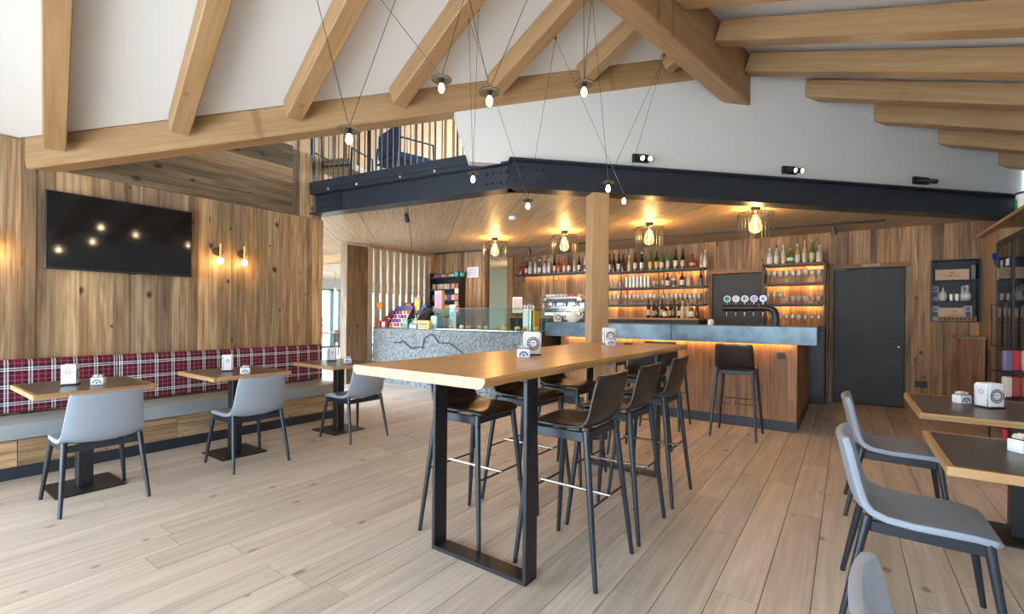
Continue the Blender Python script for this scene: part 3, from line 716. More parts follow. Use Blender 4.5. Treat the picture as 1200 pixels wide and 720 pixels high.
st0 = make_stool('black bar stool at the high table, nearest the near trestle on the door side'); st0.location = (-1.20, 2.29, 0); st0.rotation_euler.z = R_(90)
dup(st0, (-1.20, 2.86, 0), R_(90), 'black bar stool in the middle of the high table on the door side')
dup(st0, (-1.20, 3.50, 0), R_(90), 'black bar stool at the high table, door side, nearest the far trestle')
dup(st0, (-1.885, 2.25, 0), R_(-90), 'black bar stool at the high table on the bench side, nearest the near trestle')
dup(st0, (-1.89, 2.86, 0), R_(-90), 'black bar stool in the middle of the high table on the bench side')
dup(st0, (-1.89, 3.48, 0), R_(-90), 'black bar stool at the high table, bench side, nearest the far trestle')
dup(st0, (-1.62, 4.42, 0), R_(180), 'black bar stool at the bar end of the high table, facing along it')
dup(st0, (-1.00, 5.77, 0), 0, 'black bar stool standing alone at the zinc bar below the beer tap')
dup(st0, (-1.79, 5.74, 0), 0, 'black bar stool at the zinc bar half hidden by the high table corner')
dup(st0, (-2.55, 5.74, 0), 0, 'black bar stool at the zinc bar beside the timber column')

# ------------------------------------------------------------------ high table
ht = thing('high_table', 'long oak slab high table on black flat-steel trestles', 'table', (-1.655, 1.5, 0))
x0, x1, y0_, y1_ = -.432, .445, 0, 3.02
pro = [(x0 + .03, 1.012), (x1 - .035, 1.012), (x1 - .012, 1.022), (x1, 1.045), (x1 - .004, 1.06), (x0 + .012, 1.06), (x0, 1.05), (x0 + .004, 1.03)]
# local X along the slab so the grain runs its length
sl = MB(); n = len(pro); rn = random.Random(2); st = 13
rows = []
for i in range(st):
    y = y0_ + (y1_ - y0_) * i / (st - 1); w0 = rn.uniform(-.008, .008); w1 = rn.uniform(-.008, .008)
    rows.append([(y, -(px + (w0 if px < 0 else w1)), pz) for px, pz in pro])
vs_ = [p for r_ in rows for p in r_]
fs = [(i*n+k, i*n+(k+1) % n, (i+1)*n+(k+1) % n, (i+1)*n+k) for i in range(st-1) for k in range(n)]
sl.add(vs_, fs); sl.cur = 1; sl.add(rows[0], [tuple(range(n))]); sl.add(rows[-1], [tuple(range(n))])
sl.build('slab_top', [M['table'], M['endgrain']], ht, .0, smooth=.6, mw=frameM((0, 0, 0), (0, 1, 0), (-1, 0, 0)))
for yy in (.40, 2.32):
    f_ = MB().box((-.245, yy, 0), (.395, yy + .10, .022)).build('trestle', M['black'], ht, .002)
    for xx in (-.245, .373): MB().box((xx, yy, .022), (xx + .022, yy + .10, .995)).build('upright', M['black'], f_, .002)
    MB().box((-.245, yy, .995), (.395, yy + .10, 1.012)).build('top_bar', M['black'], f_, .002)

# ------------------------------------------------------------------ napkin dispensers and condiment holders
def ring(b, c, u, v, r0, r1, n=28, a0=0, a1=2 * math.pi, d=.0006):
    u = Vector(u); v = Vector(v); w = u.cross(v); c = Vector(c) + w * d; vs_ = []
    for i in range(n + 1):
        a = a0 + (a1 - a0) * i / n; e = u * math.cos(a) + v * math.sin(a); vs_ += [c + e * r0, c + e * r1]
    b.add(vs_, [(2*i, 2*i+1, 2*i+3, 2*i+2) for i in range(n)])
def dispenser_proto(label):
    t = thing('napkin_dispenser', label, 'napkin dispenser', (0, 0, 0), 0, 'napkin dispensers')
    MB().box((-.045, -.052, .004), (.045, .052, .155)).build('body', M['white'], t, .014, 3, .7)
    MB().box((-.047, -.054, 0), (.047, .054, .012)).build('foot', M['black'], t, .003)
    for sy in (-1, 1):
        fp = MB().box((-.032, sy * .0535 - .0015, .026), (.032, sy * .0535 + .0015, .132)).build('face_plate', M['paper'], t, .001)
        b = MB(); ring(b, (0, sy * .0552, .10), (sy * -1, 0, 0), (0, 0, 1), .010, .017); ring(b, (0, sy * .0552, .10), (-sy, 0, 0), (0, 0, 1), 0, .004); b.build('face_mark', colmat((.35, .37, .45)), fp)
        b = MB(); ring(b, (0, sy * .0535, .079), (-sy, 0, 0), (0, 0, 1), .0, .0001)
        for sx in (-1, 1): MB().box((sx * .037 - .004, sy * .053 - .002, .012), (sx * .037 + .004, sy * .053 + .002, .145)).build('chrome_strip', M['chrome'], t)
    for sx in (-1, 1):
        b = MB(); cc = (sx * .0452, 0, .078); u = (0, sx, 0); v = (0, 0, 1); ring(b, cc, u, v, .024, .044); b.build('emblem_ring', M['navy'], t)
        b = MB()
        for i in range(15):      # light lettering on the ring
            a = i / 15 * 2 * math.pi; ring(b, cc, u, v, .030, .039, 2, a, a + .22, .0012)
        b.build('emblem_letters', M['white'], t)
        b = MB()
        for (a, c_, r0, r1) in ((0, 2.6, .009, .012), (2.4, 5.6, .015, .018), (.3, 1.9, .003, .006)): ring(b, cc, u, v, r0, r1, 8, a, c_)
        b.build('emblem_cup', M['navy'], t)
    return t
d0 = dispenser_proto('napkin dispenser on the bench table under the television'); d0.location = (-4.76, .95, .77); d0.rotation_euler.z = R_(66)
dup(d0, (-4.78, 2.06, .77), R_(66), 'napkin dispenser on the bench table below the wall lamps')
dup(d0, (-4.92, 3.26, .77), R_(66), 'napkin dispenser on the bench table by the passage')
dup(d0, (-1.69, 2.60, 1.06), R_(-48), 'white napkin dispenser with navy emblem on the near half of the high table')
dup(d0, (-1.80, 4.08, 1.06), R_(-48), 'white napkin dispenser with navy emblem on the bar half of the high table')
dup(d0, (.73, 4.13, .77), R_(-52), 'white napkin dispenser on the longer table by the fridge')
def condiment_proto(label):
    t = thing('condiment_holder', label, 'condiment holder', (0, 0, 0), 0, 'condiment holders')
    MB().box((-.04, -.03, 0), (.04, .03, .055)).build('box', M['white'], t, .008, 2, .8)
    for sy in (-1, 1):
        b = MB(); ring(b, (0, sy * .0302, .012), (-sy, 0, 0), (0, 0, 1), .016, .030, 16, 0, math.pi); b.build('emblem_arc', M['sky_blue'], t)
        b = MB(); ring(b, (0, sy * .0302, .016), (-sy, 0, 0), (0, 0, 1), 0, .007, 10); b.build('emblem_dot', M['navy'], t)
    MB().box((-.034, -.024, .05), (.034, .024, .058)).build('well', M['black'], t)
    for i in range(5): MB().cb((-.026 + i * .013, .004 * (i % 2), .060), (.007, .036, .022 + .006 * (i % 3))).build('sachet', M['white'] if i % 2 else colmat((.6, .5, .4)), t)
    return t
c0_ = condiment_proto('small white condiment holder on the bench table under the television'); c0_.location = (-4.62, 1.08, .77); c0_.rotation_euler.z = R_(58)
dup(c0_, (-4.45, 2.07, .77), R_(58), 'small white condiment holder on the bench table below the wall lamps')
dup(c0_, (-4.56, 3.22, .77), R_(58), 'small white condiment holder on the bench table by the passage')
dup(c0_, (-1.635, 2.42, 1.06), R_(35), 'small white condiment holder on the near half of the high table')
dup(c0_, (-1.72, 3.93, 1.06), R_(35), 'small white condiment holder on the bar half of the high table')
dup(c0_, (.62, 4.24, .77), R_(40), 'small white condiment holder on the longer table by the fridge')
dup(c0_, (.60, 2.82, .77), R_(40), 'small white condiment holder on the table with no napkin dispenser')
tag(MB().box((-.04, -.08, 0), (.04, .08, .012)).build('bill_folder', M['black'], None, .003, mw=frameM((-1.68, 4.25, 1.06), (.95, .3, 0), (-.3, .95, 0))), 'flat black bill folder lying on the high table', 'folder')

# ------------------------------------------------------------------ television and wall lamps
tv = thing('television', 'flat black television mounted on the timber wall', 'television', (XW + .09, 1.54, 2.05), 0)
MB().cb((0, 0, 0), (.04, 1.13, .70)).build('housing', M['black'], tv, .004); MB().cb((.021, 0, .004), (.004, 1.11, .67)).build('screen', M['tv'], tv)
MB().cb((-.045, 0, 0), (.055, .4, .4)).build('wall_mount', M['black'], tv); MB().cb((.02, .05, -.352), (.02, .06, .012)).build('sensor', M['black'], tv)
tv.rotation_euler = (0, 0, R_(-1.5))
def sconce(label, y, z):
    t = thing('wall_lamp', label, 'wall lamp', (XW + .01, y, z), 0, 'brass wall lamps')
    MB().lathe([(.05, 0), (.05, .02)], 20, axis='X').build('wall_rose', M['brownrod'], t); MB().tube([(.02, 0, 0), (.075, 0, 0)], .008, 8).build('arm', M['black'], t)
    MB().tube([(.075, 0, .085), (.075, 0, -.075)], .014, 12).build('stem', M['brass'], t, smooth=1)
    MB().lathe([(0, -.145), (.022, -.138), (.034, -.115), (.03, -.09), (.013, -.075)], 14, (.075, 0, 0)).build('bulb', M['bulb'], t, smooth=1.5)
    light('lamp_glow', (.075, 0, -.115), 14, (1, .55, .2), .036, parent=t)
    return t
sconce('brass wall lamp with bare bulb, nearer the television', 2.40, 2.02)
sconce('brass wall lamp with bare bulb, nearer the passage', 2.66, 2.02)
sconce('brass wall lamp with bare bulb on the window side of the television', .655, 1.93)
sconce('brass wall lamp with bare bulb on the window side, furthest from the television', .40, 1.93)
# ------------------------------------------------------------------ bar
bc = thing('bar_counter', 'timber clad bar front with dark plinth and warm light under the zinc top', 'bar', (0, 0, 0))
XB0, XB1, YBF = -3.55, -.46, 6.28
boards(bc, XB0, XB1, lambda a, d, z: Vector((a, YBF + .022 - d, z)), .12, 1.02, m=M['barwood'], seed=51, wmin=.12, wmax=.2)
boards(bc, YBF + .024, 8.3, lambda a, d, z: Vector((XB1 - .022 + d, a, z)), .12, 1.02, m=M['barwood'], seed=52, wmin=.12, wmax=.2)
MB().box((XB0, YBF + .024, .0), (XB1 - .024, YBF + .06, 1.02)).box((XB1 - .06, YBF + .06, 0), (XB1 - .024, 8.3, 1.02)).build('carcass', M['sub'], bc)
MB().box((XB0, YBF - .005, 0), (XB1 + .005, YBF + .02, .12)).box((XB1 - .02, YBF + .02, 0), (XB1 + .005, 8.3, .12)).build('plinth', M['kick'], bc)
MB().box((XB0 + .1, YBF - .045, 1.0125), (XB1 - .04, YBF - .030, 1.0195)).build('led_strip', M['led'], bc)
sk = MB().box((-.66, YBF - .022, .84), (-.58, YBF - .008, .92)).build('power_socket', M['black'], bc, .004)
MB().box((-.645, YBF - .026, .855), (-.595, YBF - .02, .905)).build('socket_face', M['doorm'], sk)
z1 = MB().box((-1.815, 6.05, 1.02), (-.26, 6.85, 1.22)).build('zinc_worktop', M['zinc'], None, .003)
tag(z1, 'waxed zinc bar top with deep fascia under the beer tap', 'worktop')
z2 = MB().box((-3.70, 6.05, 1.02), (-1.82, 6.85, 1.22)).build('zinc_worktop', M['zinc'], None, .003)
tag(z2, 'waxed zinc bar top with deep fascia behind the timber column', 'worktop')
wc = thing('work_counter', 'dark steel work counter inside the bar', 'counter', (0, 0, 0))
MB().box((-3.5, 6.87, 0), (-.52, 7.2, .88)).build('cabinet_body', M['doorm'], wc); MB().box((-3.5, 6.86, .88), (-.52, 7.22, .92)).build('top', M['chrome'], wc)

# beer tap
tp = thing('beer_tap', 'black beer tap pipe with five round badges on the zinc bar', 'beer tap', (-.70, 6.48, 1.22))
MB().tube([(0, 0, 0), (0, 0, .13), (-.02, 0, .185), (-.06, 0, .215), (-.12, 0, .222), (-.60, 0, .222)], .042, 14).build('pipe', M['black'], tp, smooth=1)
MB().lathe([(.07, 0), (.07, .012)], 16).build('foot', M['black'], tp)
for k, c in enumerate(((.02, .35, .24), (.55, .70, .60), (.55, .48, .60), (.42, .33, .62), (.62, .70, .78))):
    x = -.54 + k * .102
    b = MB().lathe([(.042, -.008), (.042, .008)], 20, (x, -.03, .335), 'Y').build('badge', M['white'], tp)
    MB().lathe([(.034, -.0095), (.034, -.0085)], 20, (x, -.03, .335), 'Y').build('badge_face', colmat(c), b)
    bb = MB(); ring(bb, (x, -.0396, .335), (1, 0, 0), (0, 0, 1), .0, .014 if k % 2 else .02, 4, k * .4, k * .4 + 4.2); bb.build('badge_mark', colmat((.05, .08, .2) if k % 2 == 0 else (.3, .28, .4)), b)
    MB().tube([(x, -.03, .30), (x, -.03, .262)], .007, 6).build('lever', M['chrome'], tp)
    MB().tube([(x, -.0, .182), (x, -.045, .165), (x, -.05, .12)], .008, 6).build('spout', M['chrome'], tp)
tag(MB().lathe([(0, 0), (.035, 0), (.036, .05), (.03, .07), (.012, .075), (0, .08)], 14, (-1.40, 6.30, 1.22)).build('sugar_pot', M['white'], None, smooth=.8), 'little white sugar pot on the zinc bar beside the beer tap', 'pot')

# ------------------------------------------------------------------ stone shop counter
sn = thing('stone_counter', 'long shop counter faced with rough grey split stone', 'counter', (0, 0, 0))
b = MB(); nx, nz = 110, 30; rn = random.Random(6)
g = [[(-7.62 + 3.90 * i / nx, 5.95 + rn.uniform(-.011, .011), 1.05 * j / nz) for i in range(nx + 1)] for j in range(nz + 1)]
b.add([p for r_ in g for p in r_], [(j*(nx+1)+i, j*(nx+1)+i+1, (j+1)*(nx+1)+i+1, (j+1)*(nx+1)+i) for j in range(nz) for i in range(nx)])
b.build('stone_face', M['stone'], sn)
MB().box((-7.62, 5.965, 0), (-3.72, 6.95, 1.045)).build('carcass', M['sub'], sn); MB().box((-7.62, 5.94, 1.046), (-3.72, 6.97, 1.066)).build('top', M['lam'], sn, .003)
def mline(pts): return MB().tube([(x, 5.925, z) for x, z in pts], .009, 6).build('mountain_outline', M['black'], sn)
mline([(-6.98, .79), (-6.80, .80), (-6.72, .84), (-6.60, .77), (-6.50, .70), (-6.3, .74), (-6.2, .72)])
mline([(-6.2, .72), (-6.15, .90), (-6.00, .985), (-5.93, .96), (-5.80, .83), (-5.55, .84), (-5.35, .74), (-5.1, .60), (-4.9, .66), (-4.6, .5)])
dc = thing('display_case', 'low glass display case with pastries on the stone counter', 'display case', (-4.82, 5.97, 1.066))
X0, X1 = -1.11, 1.10
MB().box((X0, 0, 0), (X1, .006, .36)).build('front_pane', M['case'], dc); MB().box((X0, 0, .36), (X1, .5, .367)).build('top_pane', M['case'], dc)
for xx in (X0, -.02, X1 - .006): MB().box((xx, .006, 0), (xx + .006, .5, .36)).build('side_pane', M['case'], dc)
for xx in (X0, X1): MB().tube([(xx, .003, 0), (xx, .003, .367)], .006, 4).build('edge_strip', colmat((.05, .16, .12)), dc)
MB().tube([(X0, .003, .367), (X1, .003, .367)], .006, 4).build('edge_strip', colmat((.05, .16, .12)), dc)
MB().box((X0 + .01, .01, .0), (X1 - .01, .49, .012)).build('tray', M['chrome'], dc)
rn = random.Random(14)
for k in range(11):
    x = -5.70 + k * .195; tag(MB().lathe([(0, -.055), (.02, -.045), (.034, -.015), (.036, .015), (.02, .045), (0, .055)], 8, (0, 0, 0), 'X').build('pastry', colmat(((.62, .42, .2), (.7, .6, .45), (.5, .28, .1))[k % 3]), None, smooth=1, mw=Matrix.Translation((x, 6.18 + rn.uniform(-.06, .06), 1.066 + .012 + .036)) @ Matrix.Rotation(rn.random() * 3, 4, 'Z')),
        ('golden', 'pale sugared', 'dark brown')[k % 3] + ' pastry lying in the glass display case', 'pastry', 'pastries in the display case')

# things on the shop counter
CT = 1.066
def packs(name, label, cat, loc, rz, shape, cols_, n, group=None):
    """a stand with small packets"""
    t = thing(name, label, cat, loc, rz, group)
    return t
# tilted sweets rack
def sweets(label, loc, rz, w, rows_, pal, seed, back=(.06, .03, .16)):
    t = thing('sweets_rack', label, 'sweets rack', loc, rz); rn = random.Random(seed); H_ = rows_ * .085 + .03
    MB().prism([(0, 0), (.28, 0), (.28, H_), (.25, H_), (0, .05)], 'X', -w/2, -w/2 + .006).build('side_panel', colmat(back), t)
    MB().prism([(0, 0), (.28, 0), (.28, H_), (.25, H_), (0, .05)], 'X', w/2 - .006, w/2).build('side_panel', colmat(back), t)
    MB().box((-w/2, .27, 0), (w/2, .28, H_ + .06)).build('back_panel', colmat(back), t)
    for r_ in range(rows_):
        y = .02 + r_ * .25 / rows_; z = .02 + r_ * .08; n = max(2, int(w / .075))
        MB().box((-w/2 + .006, y, z - .012), (w/2 - .006, y + .08, z)).build('tray', M['white'], t)
        for i in range(n):
            MB().cb((-w/2 + .045 + i * (w - .09) / max(1, n - 1), y + .035, z + .035), (.055, .05, .07)).build('packet', colmat(rn.choice(pal)), t)
    return t
PAL = [(.6, .05, .05), (.75, .35, .05), (.7, .55, .08), (.05, .15, .45), (.6, .2, .3), (.7, .66, .6), (.25, .05, .2), (.05, .3, .1)]
sweets('tiered rack of orange and purple sweets on the stone counter', (-7.13, 6.1, CT), R_(8), .42, 4, [(.75, .35, .05), (.7, .5, .1), (.5, .05, .15), (.2, .05, .3)], 1)
sweets('low rack of red snack bags at the post end of the stone counter', (-7.49, 6.08, CT), R_(0), .20, 3, [(.45, .05, .03), (.6, .12, .05), (.3, .03, .02)], 2, (.25, .05, .03))
sweets('small rack of mixed sweets beside the till on the stone counter', (-6.76, 6.14, CT), R_(-5), .26, 3, PAL, 3)
lp = thing('lollipop_stand', 'round orange lollipop sign on a red stick above the snacks', 'lollipop sign', (-7.50, 6.02, CT))
MB().lathe([(.035, 0), (.035, .12), (.02, .14)], 12).build('holder', M['redp'], lp); MB().tube([(0, 0, .13), (0, 0, .36)], .008, 6).build('stick', M['redp'], lp); MB().lathe([(.0, -.02), (.07, -.015), (.08, 0), (.07, .015), (0, .02)], 20, (0, 0, .43), 'Y').build('disc', colmat((.7, .25, .02)), lp, smooth=.8)
for k, (x, y, w, h_, c, lab) in enumerate(((-7.12, 6.46, .20, .50, (.24, .05, .04), 'tall brown carton behind the sweets'), (-6.92, 6.5, .16, .60, (.45, .30, .22), 'tall tan carton of snacks behind the till'), (-6.72, 6.5, .16, .44, (.05, .07, .18), 'dark blue carton behind the till'), (-6.36, 6.52, .20, .72, (.52, .35, .25), 'tall salmon display card beside the till'))):
    t = thing('carton', lab, 'carton', (x, y, CT), R_(rn.uniform(-8, 8)))
    MB().box((-w/2, -.04, 0), (w/2, .04, h_)).build('box', colmat(c), t, .004); MB().box((-w*.38, -.043, h_*.55), (w*.38, -.04, h_*.9)).build('print', colmat(PAL[k + 1]), t); MB().box((-w*.3, -.043, h_*.15), (w*.3, -.04, h_*.4)).build('print', colmat(PAL[(k + 4) % 8]), t)
ti = thing('till', 'black touch-screen till on the stone counter', 'till', (-6.42, 6.2, CT), R_(-18))
MB().box((-.17, -.12, 0), (.17, .14, .05)).build('base', M['black'], ti, .006); MB().tube([(0, .06, .05), (0, .04, .2)], .03, 8).build('neck', M['black'], ti)
MB().cb((0, 0, 0), (.36, .025, .26)).build('monitor', M['black'], ti, .006, mw=Matrix.Translation((0, 0, .27)) @ Matrix.Rotation(R_(-32), 4, 'X')); MB().cb((0, -.0132, 0), (.33, .002, .23)).build('screen', M['tv'], ti, mw=Matrix.Translation((0, 0, .27)) @ Matrix.Rotation(R_(-32), 4, 'X'))
rp2 = thing('receipt_printer', 'grey receipt printer in front of the till', 'printer', (-6.46, 6.0, CT)); MB().prism([(-.07, 0), (.07, 0), (.07, .08), (-.03, .11), (-.07, .07)], 'X', -.1, .1).build('housing', colmat((.25, .27, .28)), rp2, .006); MB().box((-.05, -.01, .09), (.05, .0, .14)).build('paper_roll', M['white'], rp2)
def carton2(name, label, cat, loc, rz, d, c, bands):
    t = thing(name, label, cat, loc, rz); MB().box((-d[0]/2, -d[1]/2, 0), (d[0]/2, d[1]/2, d[2])).build('box', colmat(c), t, .003)
    for (z0_, z1_, w_, cc) in bands: MB().box((-d[0]/2 * w_, -d[1]/2 - .002, d[2] * z0_), (d[0]/2 * w_, -d[1]/2, d[2] * z1_)).build('print', colmat(cc), t)
    return t
carton2('sweet_box', 'yellow and red box of sweets at the front of the stone counter', 'box', (-6.21, 6.01, CT), R_(4), (.26, .12, .15), (.75, .6, .05), [(.1, .3, .9, (.1, .4, .05)), (.4, .75, .8, (.7, .08, .05)), (.8, .92, .9, (.7, .6, .1))])
carton2('sweet_box', 'green box with violet print beside the sweets rack', 'box', (-6.72, 6.03, CT), R_(0), (.14, .1, .17), (.03, .2, .07), [(.45, .85, .6, (.25, .2, .55))])
carton2('collection_box', 'white and blue box beside the glass display case', 'box', (-6.03, 6.12, CT), R_(-6), (.16, .14, .24), (.20, .32, .50), [(.35, .92, .8, (.78, .82, .88))])
carton2('notice_card', 'small white card standing behind the blue and white box', 'card', (-5.92, 6.42, CT), 0, (.14, .03, .44), (.72, .72, .74), [(.5, .7, .6, (.3, .3, .4))])
carton2('sweet_box', 'pink tub of sweets at the foot of the lollipop sign', 'tub', (-7.33, 6.0, CT), 0, (.1, .06, .12), (.65, .2, .3), [(.3, .8, .8, (.8, .7, .7))])

# ------------------------------------------------------------------ tobacco shelf on the nearer timber wall
tb = thing('tobacco_shelf', 'black shelf unit packed with small packets on the timber wall', 'shelf unit', (-7.10, 7.62, 0))
MB().box((-.42, -.02, .9), (.42, -.0, 2.24)).build('back_panel', M['black'], tb)
for sx in (-1, 1): MB().box((sx * .42 - .01, -.22, .9), (sx * .42 + .01, 0, 2.24)).build('side_panel', M['black'], tb)
lev = [1.14, 1.40, 1.64, 1.88, 2.14]
for zz in lev: MB().box((-.41, -.22, zz - .03), (.41, -.02, zz)).build('shelf', M['black'], tb)
rn = random.Random(23)
pcs = [((.75, .74, .72), 'white'), ((.70, .60, .52), 'cream'), ((.55, .06, .06), 'red'), ((.10, .16, .4), 'blue'), ((.55, .45, .15), 'gold'), ((.42, .44, .46), 'silver')]
pk = {}
for li, zz in enumerate(lev[:4]):
    for i in range(11):
        c, nm = rn.choice(pcs)
        if nm not in pk:
            pk[nm] = MB().box((-.03, -.012, 0), (.03, .012, .115)).mesh('packet', colmat(c), .002)
        o = put('cigarette_packet', pk[nm], None, (-7.46 + i * .072, 7.47, zz)); tag(o, nm + ' packet standing on the black tobacco shelf', 'packet', nm + ' packets on the tobacco shelf')
for i in range(9): tag(put('sweet_tin', MB().lathe([(.035, 0), (.035, .06), (.03, .068), (0, .068)], 10).mesh('sweet_tin', colmat(PAL[(i * 3) % 8])), None, (-7.45 + i * .075, 7.5, 2.14)), 'bright little tin on top of the tobacco shelf', 'tin', 'tins on the tobacco shelf')
tag(MB().box((-.11, -.05, 0), (.11, .05, .09)).build('tissue_pack', colmat((.05, .45, .45)), None, .02, 2, .9, loc=(-6.72, 7.48, 2.14)), 'turquoise pack on top of the tobacco shelf', 'pack')
bx = carton2('sweet_box', 'tilted red green and yellow sweets carton beside the tobacco shelf', 'carton', (-6.72, 7.25, 1.30), R_(-10), (.42, .1, .24), (.55, .05, .05), [(.1, .45, .9, (.15, .45, .1)), (.5, .9, .8, (.75, .55, .08))])
cs = thing('snack_stand', 'stand of red snack bags and pale bags below the tobacco shelf', 'stand', (-6.80, 7.15, 0)); MB().box((-.5, -.1, 0), (.4, .15, 1.30)).build('body', M['black'], cs)
for i in range(5): MB().cb((-.4 + i * .17, -.13, 1.14), (.15, .05, .24)).build('bag', colmat([(.6, .04, .06), (.65, .1, .1), (.15, .4, .1), (.55, .5, .3), (.6, .55, .4)][i]), cs, .015, 2, .9)
[MB().cb((.36, -.06, 1.42 + i * .13), (.10, .03, .11)).build('bag', colmat([(.6, .55, .5), (.5, .4, .35), (.55, .2, .15)][i % 3]), cs, .01) for i in range(4)]
nt = thing('paper_notice', 'white printed notice pinned on the timber wall beside the tobacco shelf', 'notice', (-6.46, 7.615, 2.12))
MB().box((-.155, -.004, 0), (.155, 0, .22)).build('sheet', M['paper'], nt)
for i in range(5): MB().box((-.12, -.0055, .035 + i * .035), (.12 - .03 * (i % 2), -.004, .048 + i * .035)).build('print_line', colmat((.3, .25, .45)), nt)
light('shop_wall_fill', (-6.1, 6.9, 2.5), 18, (1, .55, .18), .05, 'SPOT', spot=R_(70), rot=(R_(35), 0, R_(25)))  # warm light added on the shop wall, no lamp fitting there
# ------------------------------------------------------------------ bar shelves
def bshelf_A():
    t = thing('wall_shelf', 'black steel wall shelf with hoop brackets above the coffee machine', 'shelf', (-5.05, 8.82, 2.22))
    MB().box((-1.06, -.14, 0), (.95, .16, .028)).build('shelf_board', M['black'], t)
    for x in (-.98, -.08):
        MB().tube([(x, -.13, 0), (x, -.13, -.15), (x + .14, -.13, -.15), (x + .14, -.13, 0)], .008, 4).build('hoop_bracket', M['black'], t)
    MB().box((-.95, .105, -.011), (.94, .117, -.002)).build('led_strip', M['led'], t); MB().box((-.96, .085, -.018), (.945, .09, 0)).build('light_baffle', M['black'], t)
bshelf_A()
sb = thing('bar_shelf_unit', 'black steel frame bar shelf of three lit levels holding bottles and glasses', 'shelf unit', (-3.2, 8.82, 1.53))
LV = [0.0, .325, .65]
for z in LV:
    MB().box((-1.1, -.15, z), (1.15, .16, z + .022)).build('shelf_board', M['black'], sb)
    MB().box((-1.08, .11, z - .011), (1.12, .122, z - .002)).build('led_strip', M['led'], sb); MB().box((-1.09, .09, z - .018), (1.13, .095, z)).build('light_baffle', M['black'], sb)
for x in (-.39, .34, 1.13):
    for y in (-.14, .14): MB().box((x, y - .008, 0), (x + .016, y + .008, .67)).build('upright', M['black'], sb)
rk = thing('glass_rack', 'tall dark steel rack of glasses with bottles on top beside the dark door', 'rack', (-.70, 8.80, 0))
for x in (-.43, .41): MB().box((x, -.18, 0), (x + .025, .17, 2.20)).build('side_panel', M['black'], rk)
RKZ = [1.20, 1.545, 1.88, 2.19]
for z in RKZ: MB().box((-.43, -.18, z - .02), (.435, .17, z)).build('shelf', M['black'], rk)
MB().box((-.43, -.26, 0), (.435, .17, 1.13)).build('lower_cabinet', M['doorm'], rk); MB().box((-.40, -.272, .12), (.41, -.26, 1.1)).build('cabinet_door', M['steel'], rk)
for z in (2.17, 1.86, 1.525):
    MB().box((-.40, .13, z - .011), (.40, .142, z - .002)).build('led_strip', M['led'], rk); MB().box((-.40, .11, z - .018), (.40, .115, z)).build('light_baffle', M['black'], rk)
kb = thing('back_counter', 'dark back counter along the timber wall behind the bar', 'counter', (0, 0, 0))
MB().box((-6.0, 8.35, 0), (-2.05, 8.97, 1.27)).build('cabinet_body', M['doorm'], kb); MB().box((-6.02, 8.33, 1.27), (-2.05, 8.97, 1.30)).build('top', M['edge'], kb)

# ------------------------------------------------------------------ bottles
BG = {'dark green': (.012, .03, .012), 'black': (.008, .007, .007), 'amber': (.22, .07, .012), 'clear': (.50, .50, .47), 'red': (.32, .02, .012), 'brown': (.05, .018, .008), 'green': (.06, .20, .05), 'pale gold': (.50, .40, .18), 'orange': (.55, .14, .02)}
PROF = {'slim': [(0, 0), (.034, 0), (.036, .01), (.036, .17), (.028, .205), (.014, .23), (.0125, .30), (.015, .302), (.015, .312), (0, .312)],
        'broad': [(0, 0), (.042, 0), (.045, .012), (.045, .15), (.038, .18), (.016, .20), (.014, .255), (.017, .257), (.017, .272), (0, .272)],
        'flask': [(0, 0), (.035, 0), (.052, .03), (.056, .08), (.048, .13), (.02, .165), (.014, .18), (.014, .235), (.017, .237), (.017, .25), (0, .25)],
        'tall': [(0, 0), (.036, 0), (.038, .01), (.036, .20), (.022, .25), (.013, .28), (.013, .345), (.016, .347), (.016, .36), (0, .36)]}
LH = {'slim': (.045, .14), 'broad': (.03, .125), 'flask': (.05, .10), 'tall': (.05, .16)}
_bt = {}
def bottle(kind, glass, lab, cap, loc, where, sc_=1.0):
    k = (kind, glass, lab, cap)
    if k not in _bt:
        m1 = mat('bottle_' + glass.replace(' ', '_'), BG[glass], .12, spec=.7) if glass not in _cm else _cm[glass]
        _cm[glass] = m1
        pr = PROF[kind]; r0 = max(r for r, z in pr); z0_, z1_ = LH[kind]; hz = pr[-1][1]
        me = MB().lathe(pr, 12).mesh('glass', m1, smooth=.7)
        ml = MB().lathe([(r0 + .0008, z0_), (r0 + .0008, z1_)], 12).mesh('paper_label', colmat(lab), smooth=.7) if lab else None
        mc = MB().lathe([(.0175, hz - .03), (.0175, hz + .004), (.0, hz + .004)], 10).mesh('cap', colmat(cap), smooth=.7)
        _bt[k] = (me, ml, mc)
    me, ml, mc = _bt[k]
    t = thing('bottle', '%s %s bottle%s %s' % (glass, kind, '' if not lab else ' with ' + LN[lab] + ' label', where), 'bottle', loc, random.random() * 6, 'bottles ' + where)
    t.scale = (sc_, sc_, sc_)
    put('glass', me, t)
    if ml: put('paper_label', ml, t)
    put('cap', mc, t)
    return t
W_ = (.66, .63, .58); CR = (.55, .46, .30); YE = (.62, .45, .06); NV = (.05, .07, .16); OR = (.6, .2, .05)
LN = {W_: 'white', CR: 'cream', YE: 'yellow', NV: 'dark blue', OR: 'orange'}
KB = (.02, .02, .02); KW = (.6, .6, .58); KR = (.4, .04, .04); KG = (.5, .38, .12)
A = 'on the shelf above the coffee machine'
for i, a in enumerate([('broad', 'red', None, KB), ('slim', 'brown', W_, KB), ('broad', 'clear', W_, KW), ('slim', 'clear', W_, KB), ('slim', 'amber', W_, KW), ('broad', 'clear', W_, KB), ('slim', 'clear', W_, KW), ('tall', 'black', CR, KB), ('slim', 'red', OR, KR), ('slim', 'orange', W_, KR), ('slim', 'red', W_, KB), ('slim', 'clear', CR, KR), ('slim', 'brown', W_, KB), ('slim', 'clear', NV, KG), ('tall', 'brown', CR, KB)]):
    bottle(*a, (-6.03 + i * .122, 8.80 + .03 * (i % 2), 2.248), A)
